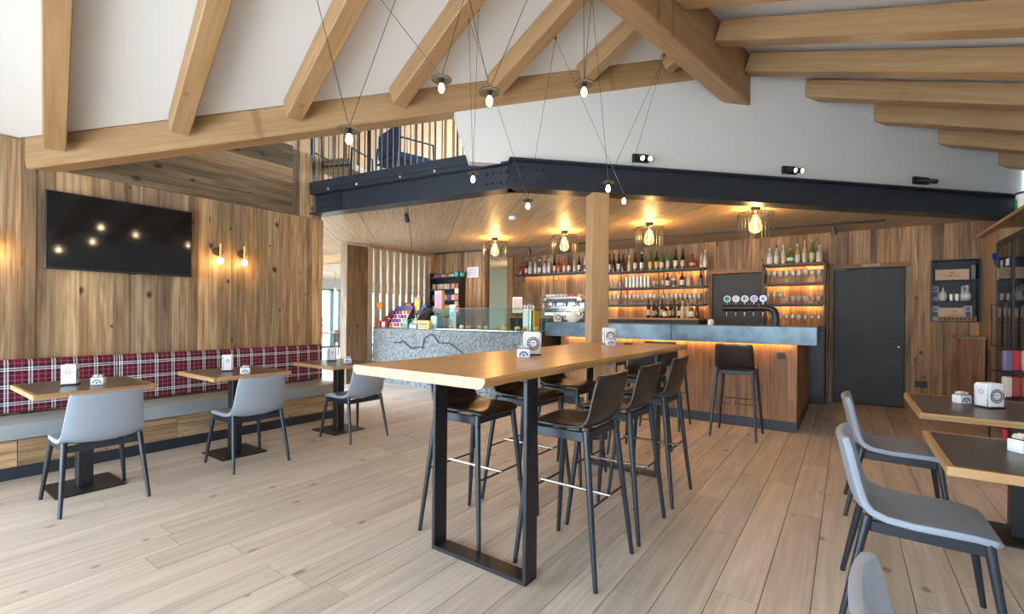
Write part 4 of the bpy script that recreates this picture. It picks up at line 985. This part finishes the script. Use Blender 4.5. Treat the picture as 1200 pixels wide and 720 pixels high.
B_ = 'on the top level of the lit bar shelf'
for x, a in [(-3.88, ('tall', 'dark green', CR, KB)), (-3.79, ('tall', 'black', None, KB)), (-3.69, ('tall', 'dark green', W_, KB)), (-3.60, ('tall', 'brown', None, KR)), (-3.47, ('slim', 'pale gold', CR, KW)), (-3.35, ('tall', 'brown', W_, KB)), (-3.22, ('tall', 'black', W_, KW)), (-3.05, ('tall', 'green', YE, KB)), (-2.93, ('tall', 'dark green', YE, KB)), (-2.84, ('slim', 'green', W_, KB)), (-2.72, ('tall', 'green', CR, KR)), (-2.58, ('tall', 'dark green', W_, KB)), (-2.45, ('tall', 'black', CR, KB)), (-2.28, ('flask', 'red', CR, KB)), (-2.12, ('slim', 'clear', OR, KR)), (-2.02 + -.04, ('slim', 'clear', W_, KW))]:
    bottle(*a, (x + .0, 8.80, 1.53 + .672), B_)
C_ = 'on the middle level of the lit bar shelf'
for x, a in [(-2.72, ('broad', 'brown', W_, KB)), (-2.60, ('broad', 'clear', NV, KB)), (-2.46, ('broad', 'black', W_, KB)), (-2.34, ('broad', 'clear', CR, KW)), (-2.13, ('slim', 'black', NV, KB))]: bottle(*a, (x, 8.80, 1.53 + .347), C_, .95)
D_ = 'on the back counter below the lit bar shelf'
for i, a in enumerate([('tall', 'black', W_, KB), ('slim', 'dark green', CR, KB), ('slim', 'black', None, KB), ('tall', 'black', CR, KB), ('broad', 'black', W_, KB), ('slim', 'brown', CR, KB), ('tall', 'dark green', None, KB), ('slim', 'black', W_, KR), ('slim', 'clear', CR, KW), ('slim', 'clear', W_, KR), ('broad', 'amber', W_, KB), ('slim', 'brown', None, KB)]):
    bottle(*a, (-2.96 + i * .076, 8.46 + .06 * (i % 2), 1.30), D_, .95)
E_ = 'on top of the glass rack'
for i, a in enumerate([('broad', 'clear', W_, KW), ('slim', 'clear', W_, KB), ('slim', 'clear', CR, KW), ('flask', 'green', W_, KG), ('slim', 'pale gold', W_, KW), ('tall', 'pale gold', CR, KG), ('tall', 'green', CR, KG), ('broad', 'clear', CR, KW)]):
    bottle(*a, (-1.04 + i * .098, 8.76, 2.19), E_)

# ------------------------------------------------------------------ glasses (thin-walled, several kinds)
GK = {'tumbler': [(0, .008), (.026, .008), (.034, .105), (.036, .105), (.029, 0), (0, 0)],
      'wine glass': [(0, .0), (.032, 0), (.03, .004), (.005, .01), (.004, .075), (.012, .085), (.034, .115), (.036, .145), (.029, .185), (.027, .185), (.034, .145), (.03, .117), (0, .092)],
      'stacked goblet': [(0, 0), (.03, 0), (.028, .005), (.008, .012), (.008, .03), (.035, .06), (.04, .12), (.038, .12), (.033, .062), (0, .035)]}
_gm = {k: MB().lathe(v, 10).mesh(k.replace(' ', '_'), M['glass'], smooth=.8) for k, v in GK.items()}
def glass(kind, loc, where, s=1):
    o = put(kind.replace(' ', '_'), _gm[kind], None, loc); o.scale = (s, s, s)
    tag(o, 'clear %s %s' % (kind, where), 'glass', kind.replace('glass', 'glasse') + 's ' + where)
for i in range(22):
    for r_ in range(2): glass('wine glass', (-3.82 + i * .080, 8.74 + r_ * .10, 1.552), ('in front', 'along the wall')[r_] + ' on the lowest lit bar shelf level', 1.05)
for i in range(7): glass('tumbler', (-3.50 + i * .072, 8.76, 1.877), 'stacked on the middle level of the lit bar shelf', 1.0); glass('tumbler', (-3.50 + i * .072, 8.76, 1.984), 'stacked on the middle level of the lit bar shelf', 1.0)
for i in range(4): glass('stacked goblet', (-3.9 + i * .085, 8.78, 1.877), 'beside the tumblers on the lit bar shelf', .95)
for i in range(3): glass('stacked goblet', (-2.97 + i * .085, 8.78, 1.877), 'between tumblers and bottles on the lit bar shelf', 1.0)
for i in range(9):
    glass('wine glass', (-1.05 + i * .087, 8.75, 1.88), 'on the upper shelf of the glass rack', 1.15)
    glass('stacked goblet' if i > 2 else 'wine glass', (-1.05 + i * .087, 8.75, 1.545), 'on the middle shelf of the glass rack', 1.05)
    glass('wine glass', (-1.05 + i * .087, 8.75, 1.20), 'on the lower shelf of the glass rack', .95)
    glass('wine glass', (-1.01 + i * .087, 8.87, 1.88), 'along the wall on the upper shelf of the glass rack', 1.15)

# ------------------------------------------------------------------ coffee corner
cm = thing('coffee_machine', 'chrome espresso machine with cups warming on top', 'coffee machine', (-4.78, 8.62, 1.30))
MB().box((-.42, -.16, .02), (.42, .24, .10)).build('drip_base', M['chrome'], cm, .01); MB().box((-.44, -.02, .10), (.44, .24, .40)).build('body', M['chrome'], cm, .02, 2, .8); MB().box((-.46, -.18, .30), (.46, .25, .42)).build('top_housing', M['chrome'], cm, .03, 2, .8)
MB().box((-.36, -.184, .32), (.36, -.178, .38)).build('control_panel', M['black'], cm)
for x in (-.28, 0, .28):
    g_ = MB().tube([(x, -.10, .30), (x, -.10, .22)], .034, 10).build('brew_group', M['chrome'], cm); MB().tube([(x, -.12, .23), (x, -.27, .22)], .013, 8).build('portafilter_handle', M['black'], g_)
for x in (-.4, .4): MB().tube([(x, -.17, .3), (x, -.22, .26), (x, -.22, .12)], .006, 6).build('steam_wand', M['chrome'], cm)
for x in (-.35, .35): MB().tube([(x, 0, 0), (x, 0, .03)], .03, 8).build('foot', M['black'], cm)
rn = random.Random(8)
cup = MB().lathe([(0, 0), (.022, 0), (.036, .05), (.034, .05), (.02, .006), (0, .006)], 10).mesh('cup', M['white'], smooth=.8); cupr = MB().lathe([(0, 0), (.022, 0), (.036, .05), (.034, .05), (.02, .006), (0, .006)], 10).mesh('cup', colmat((.5, .12, .1)), smooth=.8)
for i in range(10):
    for j in range(2):
        r_ = rn.random() < .2 and i > 4; o = put('cup', cupr if r_ else cup, None, (-5.16 + i * .085, 8.52 + j * .10, 1.72)); tag(o, ('red' if r_ else 'white') + ' coffee cup warming on top of the espresso machine', 'cup', 'cups on the espresso machine')
gr = thing('coffee_grinder', 'black coffee grinder beside the timber column', 'coffee grinder', (-3.10, 6.42, 1.22))
MB().box((-.09, -.1, 0), (.09, .1, .18)).build('body', M['black'], gr, .02, 2); MB().lathe([(.05, .18), (.09, .26), (.095, .38), (.07, .41), (0, .41)], 14).build('bean_hopper', mat('smoked_plastic', (.03, .02, .015), .15), gr, smooth=.8); MB().box((-.05, -.15, .02), (.05, -.1, .03)).build('tray', M['chrome'], gr)
tpt = thing('teapot', 'round white teapot on the zinc bar beside the timber column', 'teapot', (-3.37, 6.32, 1.22))
MB().lathe([(0, 0), (.06, 0), (.105, .05), (.11, .09), (.075, .14), (.045, .15)], 16).build('body', M['white'], tpt, smooth=.8); MB().lathe([(.05, .15), (.03, .165), (.01, .17), (.015, .185), (0, .19)], 12).build('lid', M['white'], tpt, smooth=.8)
MB().tube([(.09, 0, .06), (.14, 0, .09), (.165, 0, .14)], [.02, .014, .01], 8).build('spout', M['white'], tpt, smooth=.8); MB().tube([(-.09, 0, .12), (-.15, 0, .12), (-.15, 0, .05), (-.1, 0, .05)], .009, 6).build('handle', M['white'], tpt)
dup(d0, (-3.62, 6.28, 1.22), R_(-48), 'white napkin dispenser with navy emblem beside the teapot on the zinc bar')
ms = thing('menu_stand', 'small tilted menu stand with red print at the glass case', 'menu stand', (-4.72, 6.78, 1.066), R_(20))
MB().box((-.09, -.005, .30), (.09, .008, .58)).build('frame', M['white'], ms, .01); MB().box((-.075, -.008, .33), (.075, -.005, .55)).build('card', colmat((.55, .42, .40)), ms); MB().tube([(0, 0, 0), (0, 0, .3)], .012, 6).build('rod', M['black'], ms); MB().lathe([(.07, 0), (.07, .012)], 12).build('foot', M['black'], ms)
jd = thing('juice_dispenser', 'white and steel drinks dispenser beside the glass case', 'dispenser', (-4.42, 6.75, 1.066))
MB().box((-.10, -.1, 0), (.02, .1, .36)).build('cooler', M['white'], jd, .01); MB().box((.03, -.09, 0), (.07, .09, .35)).build('steel_side', M['chrome'], jd, .01); MB().box((.08, -.08, 0), (.14, .08, .33)).build('carton_side', colmat((.55, .35, .05)), jd, .01)
for i in range(4): MB().tube([(-.08 + i * .06, -.06, .36), (-.08 + i * .06, -.06, .43), (-.08 + i * .06, -.11, .45), (-.08 + i * .06, -.12, .41)], .010, 6).build('tap', M['chrome'], jd)

# ------------------------------------------------------------------ niche contents
def nb(label, x, z, w, h_, d, c, brand):
    t = thing('wine_box', label, 'box', (x, YB + .10, z)); MB().box((-w/2, -d/2, 0), (w/2, d/2, h_)).build('box', colmat(c), t, .002)
    if brand:
        text('lettering', 'LARTZ', h_ * .34, colmat((.16, .07, .04)), t, frameM((0, -d/2 - .001, h_ * .38), (1, 0, 0), (0, 0, 1)), .0004)
        b = MB(); ring(b, (-.012, -d/2 - .0005, h_ * .70), (1, 0, 0), (0, 0, 1), .006, .012, 10); ring(b, (.014, -d/2 - .0005, h_ * .70), (1, 0, 0), (0, 0, 1), .006, .012, 10); b.build('crest', colmat((.16, .07, .04)), t)
    return t
NC = (NI[0] + NI[1]) / 2
nb('pale wooden box with dark lettering on the top shelf of the niche', NC - .03, NI[2] + .60, .36, .15, .12, (.55, .38, .24), True)
nb('grey carton beside the lettered box on the top shelf of the niche', NC + .19, NI[2] + .60, .045, .20, .12, (.16, .18, .19), False)
nb('pale wooden box with dark lettering on the bottom shelf of the niche', NC + .0, NI[2] + .016, .34, .19, .10, (.55, .38, .24), True)
for x, zz, lab in ((-.20, .302, 'standing left of the bottles in the middle of the niche'), (.12, .302, 'behind the right bottle in the middle of the niche'), (-.205, .016, 'at the door side of the niche bottom shelf'), (.14, .016, 'beside the cup on the niche bottom shelf')):
    t = nb('grey-blue gift carton with dark print ' + lab.replace('left of', 'by').replace('the right bottle', 'a bottle'), NC + x, NI[2] + zz, .085, .215, .06, (.30, .34, .40), False); t.location.y -= .03 if zz < .1 else -.03
    MB().box((-.025, -.033, .06), (.025, -.03, .13)).build('print', colmat((.06, .06, .09)), t); MB().box((-.02, -.033, .15), (.02, -.03, .19)).build('print', colmat((.12, .1, .15)), t)
bottle('flask', 'clear', CR, KB, (NC - .12, YB + .06, NI[2] + .305), 'in the niche beside the door', .85); bottle('flask', 'clear', W_, KW, (NC + .13, YB + .05, NI[2] + .305), 'in the niche beside the door', .85)
for i in range(3): glass('tumbler', (NC - .03 + i * .06, YB + .07, NI[2] + .305), 'in the niche beside the door', .9)
tr_ = thing('wooden_tray', 'long carved wooden sign lying at the front of the niche', 'sign', (NC + .02, YB + .0, NI[2] + .016)); MB().box((-.20, -.01, 0), (.20, .012, .06)).build('board', M['barwood'], tr_, .004)
for i in range(9): MB().cb((-.17 + i * .042, -.011, .032), (.026, .003, .024 + .006 * (i % 3))).build('burnt_mark', M['black'], tr_)
mg = thing('mug', 'dark mug at the post end of the niche', 'mug', (NC + .215, YB + .06, NI[2] + .016)); MB().lathe([(0, 0), (.022, 0), (.024, .07), (.022, .07), (.02, .005), (0, .005)], 10).build('body', M['black'], mg, smooth=.8); MB().tube([(0, -.022, .055), (0, -.045, .05), (0, -.045, .02), (0, -.022, .015)], .005, 5).build('handle', M['white'], mg)
so = thing('wall_socket', 'black wall socket low on the timber wall beside the dark door', 'socket', (.88, YB - .006, .33)); MB().box((-.07, -.012, 0), (.07, .004, .085)).build('plate', M['black'], so, .004); MB().box((-.045, -.014, .02), (.045, -.012, .065)).build('insert', M['doorm'], so)

# ------------------------------------------------------------------ fridge wall on the right
fr = thing('glass_fridge', 'tall dark glass-fronted fridge built into a timber surround', 'fridge', (1.5, 7.45, 0))
MB().box((.03, -.75, 0), (.42, .68, .12)).build('plinth', M['black'], fr); MB().box((.40, -.75, .12), (.42, .68, 2.28)).build('back_panel', M['black'], fr)
for y in (-.75, .66): MB().box((.0, y, 0), (.42, y + .03, 2.28)).build('side_panel', M['chrome'], fr)
MB().box((.0, -.75, 2.25), (.42, .68, 2.28)).build('top_panel', M['black'], fr)
for a, b in ((-.72, -.03), (-.03, .66)):
    d_ = MB().box((-.02, a + .005, .12), (.0, a + .045, 2.25)).box((-.02, b - .045, .12), (0, b - .005, 2.25)).box((-.02, a, .12), (0, b, .17)).box((-.02, a, 2.2), (0, b, 2.25)).build('fridge_door', M['black'], fr)
    MB().box((-.012, a + .045, .17), (-.006, b - .045, 2.2)).build('door_glass', M['fridge_glass'], d_); MB().tube([(-.02, b - .03, 1.0), (-.06, b - .03, 1.0), (-.06, b - .03, 1.5), (-.02, b - .03, 1.5)], .009, 6).build('pull_handle', M['black'], d_)
for z in (.5, .9, 1.3, 1.7): MB().box((.03, -.72, z), (.40, .65, z + .012)).build('wire_shelf', M['chrome'], fr)
sg = MB(); 
for (cy, cz, r0, r1) in ((.42, 1.98, .035, .05),): ring(sg, (-.0135, cy, cz), (0, -1, 0), (0, 0, 1), r0, r1, 18)
ring(sg, (-.0135, .42, 1.985), (0, -1, 0), (0, 0, 1), .0, .018, 8); sg.box((-.0145, .12, 1.94), (-.0135, .20, 2.02)); sg.box((-.0145, .22, 1.94), (-.0135, .25, 2.02))
sg.build('glass_emblem', M['white'], fr)
MB().box((-.0145, .58, 1.80), (-.0135, .63, 1.95)).build('price_sticker', colmat((.6, .55, .25)), fr)
rn = random.Random(77)
for z in (.512, .912, 1.312):
    for i in range(6):
        c = rn.choice(PAL); o = MB().lathe([(0, 0), (.03, 0), (.033, .01), (.033, .11), (.026, .125), (0, .125)], 10).build('drink_can', colmat(c), None, smooth=.7, loc=(1.60, 6.86 + i * .2, z)); tag(o, 'drink can standing inside the glass fridge', 'can', 'cans in the glass fridge')
bar('surround_post', (1.62, 8.56, 0), (1.62, 8.56, 2.44), .82, .20, (-1, 0, 0), M['beam'], None)
sp_ = [o for o in COL.objects if o.name == 'surround_post'][0]; tag(sp_, 'broad pale timber panel between the niche and the glass fridge', 'panel')
ts = bar('top_shelf', (1.70, 6.3, 2.46), (1.70, 8.99, 2.46), .52, .035, (0, 0, 1), M['edge'], None); tag(ts, 'oak shelf board over the glass fridge', 'shelf')
tin = thing('cake_tin', 'white cake tin with green and red flashes on the oak shelf', 'tin', (1.60, 7.35, 2.4775))
MB().lathe([(0, 0), (.11, 0), (.11, .22), (0, .22)], 24).build('body', M['white'], tin, smooth=.7); MB().lathe([(.113, .2), (.113, .225), (0, .225)], 24).build('lid', M['navy'], tin, smooth=.7)
for a, c in ((190, (.02, .35, .12)), (235, (.6, .03, .03)), (250, (.6, .03, .03)), (180, (.02, .35, .12))):
    b = MB(); n_ = 4; vs_ = []
    for i in range(n_ + 1):
        aa = R_(a + i * 3); vs_ += [(.1115 * math.cos(aa), .1115 * math.sin(aa), .03), (.1115 * math.cos(aa), .1115 * math.sin(aa), .17 - .03 * (i % 2))]
    b.add(vs_, [(2*i, 2*i+2, 2*i+3, 2*i+1) for i in range(n_)]).build('flash', colmat(c), tin)
bo = thing('wall_hook', 'glossy blue antler-shaped hook on the pale timber panel', 'hook', (1.51, 8.22, 2.06))
MB().lathe([(0, -.09), (.02, -.07), (.028, -.02), (.022, .02), (0, .03)], 10).build('body', M['blue_glass'], bo, smooth=1)
for sy in (-1, 1): MB().tube([(0, 0, -.01), (-.02, sy * .04, .03), (-.02, sy * .055, .09)], [.018, .016, .012], 8).build('prong', M['blue_glass'], bo, smooth=1)
nk = thing('corner_ledge', 'small timber ledge cabinet in the corner below the niche', 'cabinet', (1.37, 8.82, 0)); bar('front_board', (-.0, -.14, 0), (0, -.14, 1.06), .24, .02, (0, -1, 0), M['barwood'], nk); MB().box((-.12, -.13, 0), (.12, .14, 1.06)).build('body', M['barwood'], nk); bar('ledge_top', (-.16, 0, 1.08), (.13, 0, 1.08), .34, .035, (0, 0, 1), M['old'], nk)
cr_ = thing('snack_rack', 'wire rack of red and multicoloured snack bags in front of the fridge', 'rack', (1.30, 6.3, 0), R_(20))
for sx in (-1, 1): MB().tube([(sx * .15, .1, 0), (sx * .15, .1, 1.05)], .008, 6).build('upright', M['black'], cr_); MB().tube([(sx * .15, -.12, .02), (sx * .15, .1, .02)], .008, 6).build('foot', M['black'], cr_)
rn = random.Random(31)
for r_ in range(4):
    z = .12 + r_ * .24; MB().box((-.15, -.10, z - .01), (.15, .1, z)).build('wire_tray', M['black'], cr_)
    for i in range(4): MB().cb((-.11 + i * .072, -.05 + .02 * (i % 2), z + .10), (.062, .05, .19)).build('bag', colmat([(.5, .03, .04), (.55, .12, .08), (.6, .55, .52), (.12, .13, .25), (.35, .06, .05)][(i * 2 + r_) % 5]), cr_, .01)

# ------------------------------------------------------------------ cage lamps over the bar
def cage(label, x, y):
    t = thing('cage_lamp', label, 'ceiling lamp', (x, y, 2.68), 0, 'wire cage lamps over the bar')
    MB().lathe([(.03, 0), (.06, -.005), (.045, -.06), (.025, -.075), (.025, -.09)], 14).build('ceiling_cap', M['black'], t, smooth=.8)
    b = MB()
    for a in range(8): b.tube([(0, 0, -.08), (.2 * math.cos(a * .785), .2 * math.sin(a * .785), -.085)], .003, 4)
    n_ = 24; b.tube([(.2 * math.cos(i / n_ * 6.2832), .2 * math.sin(i / n_ * 6.2832), -.085) for i in range(n_ + 1)], .004, 4); b.build('top_hoop', M['black'], t)
    rn = random.Random(int(x * 100))
    for i in range(28):
        a = i / 28 * 6.2832; d = .5 if i % 7 == 0 else 0; aa = a + d; MB().tube([(.2 * math.cos(a), .2 * math.sin(a), -.085), (.2 * math.cos(aa), .2 * math.sin(aa), -.085 - rn.uniform(.27, .33))], .0034, 4, False).build('rod', M['black'], t)
    MB().lathe([(.02, -.09), (.03, -.11), (.06, -.18), (.075, -.24), (.07, -.285), (.04, -.315), (0, -.325)], 14).build('bulb_glass', M['amber_glass'], t, smooth=1)
    MB().lathe([(.008, -.11), (.016, -.14), (.016, -.26), (.006, -.285)], 8).build('filament', M['bulbw'], t, smooth=1)
    light('lamp_glow', (0, 0, -.2), 62, (1, .60, .27), .03, parent=t)
for (x, y, l_) in ((-5.02, 6.50, 'over the glass display case'), (-3.68, 6.58, 'beside the timber column'), (-2.33, 6.66, 'over the zinc bar behind the column'), (-.92, 6.42, 'above the beer tap')): cage('black wire cage lamp with large glowing bulb ' + l_, x, y)
# track with spots
tk = thing('lighting_track', 'long black lighting track on the soffit before the back wall', 'lighting track', (0, 0, 0))
TA = Vector((-7.45, 7.45, 2.668)); TB = Vector((.42, 8.2, 2.668)); bar('rail', TA, TB, .035, .024, (0, 0, 1), M['black'], tk)
def tspot(label, p):
    t = thing('track_spot', label, 'spotlight', p); MB().tube([(0, 0, 0), (0, 0, -.05)], .008, 6).build('stem', M['black'], t); MB().tube([(.0, .01, -.03), (.02, .02, -.14)], .03, 12).build('head', M['black'], t); return t
tspot('black track spot above the glass rack', TA.lerp(TB, .925) + Vector((0, 0, -.012))); tspot('black track spot at the coffee corner', TA.lerp(TB, .30) + Vector((0, 0, -.012))); tspot('black track spot on the soffit over the passage', Vector((-4.75, 4.22, 2.68)))
sd = thing('smoke_detector', 'white round smoke detector on the soffit', 'smoke detector', (-3.75, 5.25, 2.68)); MB().lathe([(.05, 0), (.05, -.02), (.035, -.045), (0, -.05)], 16).build('housing', M['white'], sd, smooth=.8); MB().lathe([(.052, -.02), (.052, -.03), (.04, -.032)], 16).build('sensor_ring', M['paper'], sd)
# spots on the white wall
def wspot(label, t_, n_, ang, on):
    p = WP(t_, -.0, 3.07); r_ = thing('wall_spot', label, 'spotlight', p, math.atan2(WD.y, WD.x)); w = .10 + .045 * n_
    MB().box((-w/2, -.03, -.045), (w/2, 0, .045)).build('mounting_box', M['black'], r_, .004)
    for i in range(n_):
        x = -w/2 + .06 + i * (w - .10) / max(1, n_ - 1); e = (x + ang * .05, -.115, -.03)
        h_ = MB().tube([(x, -.02, 0), e], .028, 12).build('head', M['black'], r_); d_ = (Vector(e) - Vector((x, -.02, 0))).normalized()
        MB().tube([Vector(e) + d_ * .001, Vector(e) + d_ * .004], .022, 12).build('lens', M['bulbw'] if on else M['chrome'], h_)
        if on: light('spot_glow', Vector(e) + d_ * .03, 14, (1, .82, .6), .02, 'SPOT', r_, spot=R_(110), rot=(R_(75), 0, R_(180)))
wspot('black double spotlight on the white wall nearest the balcony', 1.46, 2, .2, True); wspot('black double spotlight in the middle of the white wall', 3.36, 2, .6, True); wspot('black triple spotlight at the room corner end of the white wall', 5.28, 3, 1.2, False)

# ------------------------------------------------------------------ disc pendants on paired cables
def disc(label, p, hooks, r_=.062, power=3):
    p = Vector(p); t = thing('disc_pendant', label, 'pendant lamp', p, 0, 'disc pendants under the roof')
    MB().lathe([(.0, .012), (.02, .010), (r_ * .7, .004), (r_, -.004), (r_, -.008), (r_ * .6, -.004), (0, -.002)], 24).build('disc_shade', mat('bronzed_steel', (.05, .045, .035), .35, .6) if 'bronzed_steel' not in bpy.data.materials else bpy.data.materials['bronzed_steel'], t, smooth=.9)
    MB().tube([(0, 0, 0), (0, 0, -.03)], .012, 8).build('socket', M['black'], t); MB().lathe([(.010, -.03), (.016, -.045), (.018, -.065), (.010, -.08), (0, -.082)], 10).build('bulb', M['bulbw'], t, smooth=1.2)
    for h_ in hooks:
        MB().tube([(0, 0, .01), Vector(h_) - p], .0018, 4, False).build('cable', M['black'], t)
        MB().tube([Vector(h_) - p, Vector(h_) - p + Vector((0, 0, .03))], .010, 6).build('ceiling_hook', M['black'], t)
    light('lamp_glow', (0, 0, -.1), power, (1, .72, .42), .02, parent=t)
disc('disc pendant hanging low over the chair by the passage', (-2.17, 1.53, 2.31), [(-2.55, 1.25, 4.13), (-1.60, 1.93, 4.28)])
disc('disc pendant on widely spread cables in front of the long rising beam', (-1.98, 2.03, 2.73), [(-2.80, 1.45, 4.01), (-1.75, 2.20, 3.78)])
disc('disc pendant in front of the white wall corner', (-1.59, 2.00, 2.54), [(-1.93, 1.76, 4.34), (-1.06, 2.37, 4.12)])
disc('disc pendant on nearly upright cables in front of the short rafters', (-1.33, 2.61, 2.76), [(-1.35, 2.60, 4.24), (-1.24, 2.68, 4.20)])
H1, H2, H3, H4 = (-2.59, 2.97, 3.80), (-2.22, 3.77, 3.89), (-1.42, 4.43, 3.78), (-1.62, 3.3, 3.78)
disc('disc pendant in front of the bolted corner of the steel beam', (-2.57, 3.02, 2.52), [H1, (-2.50, 2.99, 3.84)], .05, 1.5)
disc('disc pendant hanging just below the steel beam by the smoke detector', (-2.34, 3.51, 2.36), [H1, H2], .05, 2)
disc('disc pendant in front of the steel beam above the timber column', (-1.58, 3.54, 2.41), [H4, H3], .05, 2)
disc('small disc pendant beside the top of the timber column', (-1.71, 4.19, 2.46), [H2, H3], .03, 1.5)

# ------------------------------------------------------------------ far room behind the passage
ft = thing('dining_table', 'table in the far room beyond the passage', 'table', (-13.3, 8.15, 0)); MB().box((-.7, -.4, .73), (.7, .4, .76)).build('table_top', M['edge'], ft)
for sx in (-1, 1):
    for sy in (-1, 1): MB().box((sx * .62 - .03, sy * .33 - .03, 0), (sx * .62 + .03, sy * .33 + .03, .73)).build('leg', M['black'], ft)
def fchair(label, x, y, rz, m):
    t = thing('far_chair', label, 'chair', (x, y, 0), rz)
    MB().box((-.22, -.22, .43), (.22, .22, .47)).build('seat', m, t, .01); MB().box((-.22, -.24, .47), (.22, -.20, .84)).build('backrest', m, t, .02)
    for sx in (-1, 1):
        for sy in (-1, 1): taper('leg', (sx * .19, sy * .19, .43), (sx * .22, sy * .24, 0), .016, .011, M['black'], t)
    return t
fchair('taupe chair at the table in the far room', -12.9, 8.95, R_(40), colmat((.13, .10, .08))); fchair('blue-grey chair near the glass door of the far room', -13.6, 10.05, R_(60), colmat((.10, .15, .22)))
pb = thing('bulb_pendant', 'bare bulb pendant in front of the far glass', 'pendant lamp', (-13.5, 9.05, 2.06)); MB().tube([(0, 0, .1), (0, 0, .62)], .004, 4).build('cable', M['black'], pb); MB().lathe([(.02, .1), (.03, .06), (.05, 0), (.03, -.05), (0, -.06)], 12).build('bulb', M['amber_glass'], pb, smooth=1)
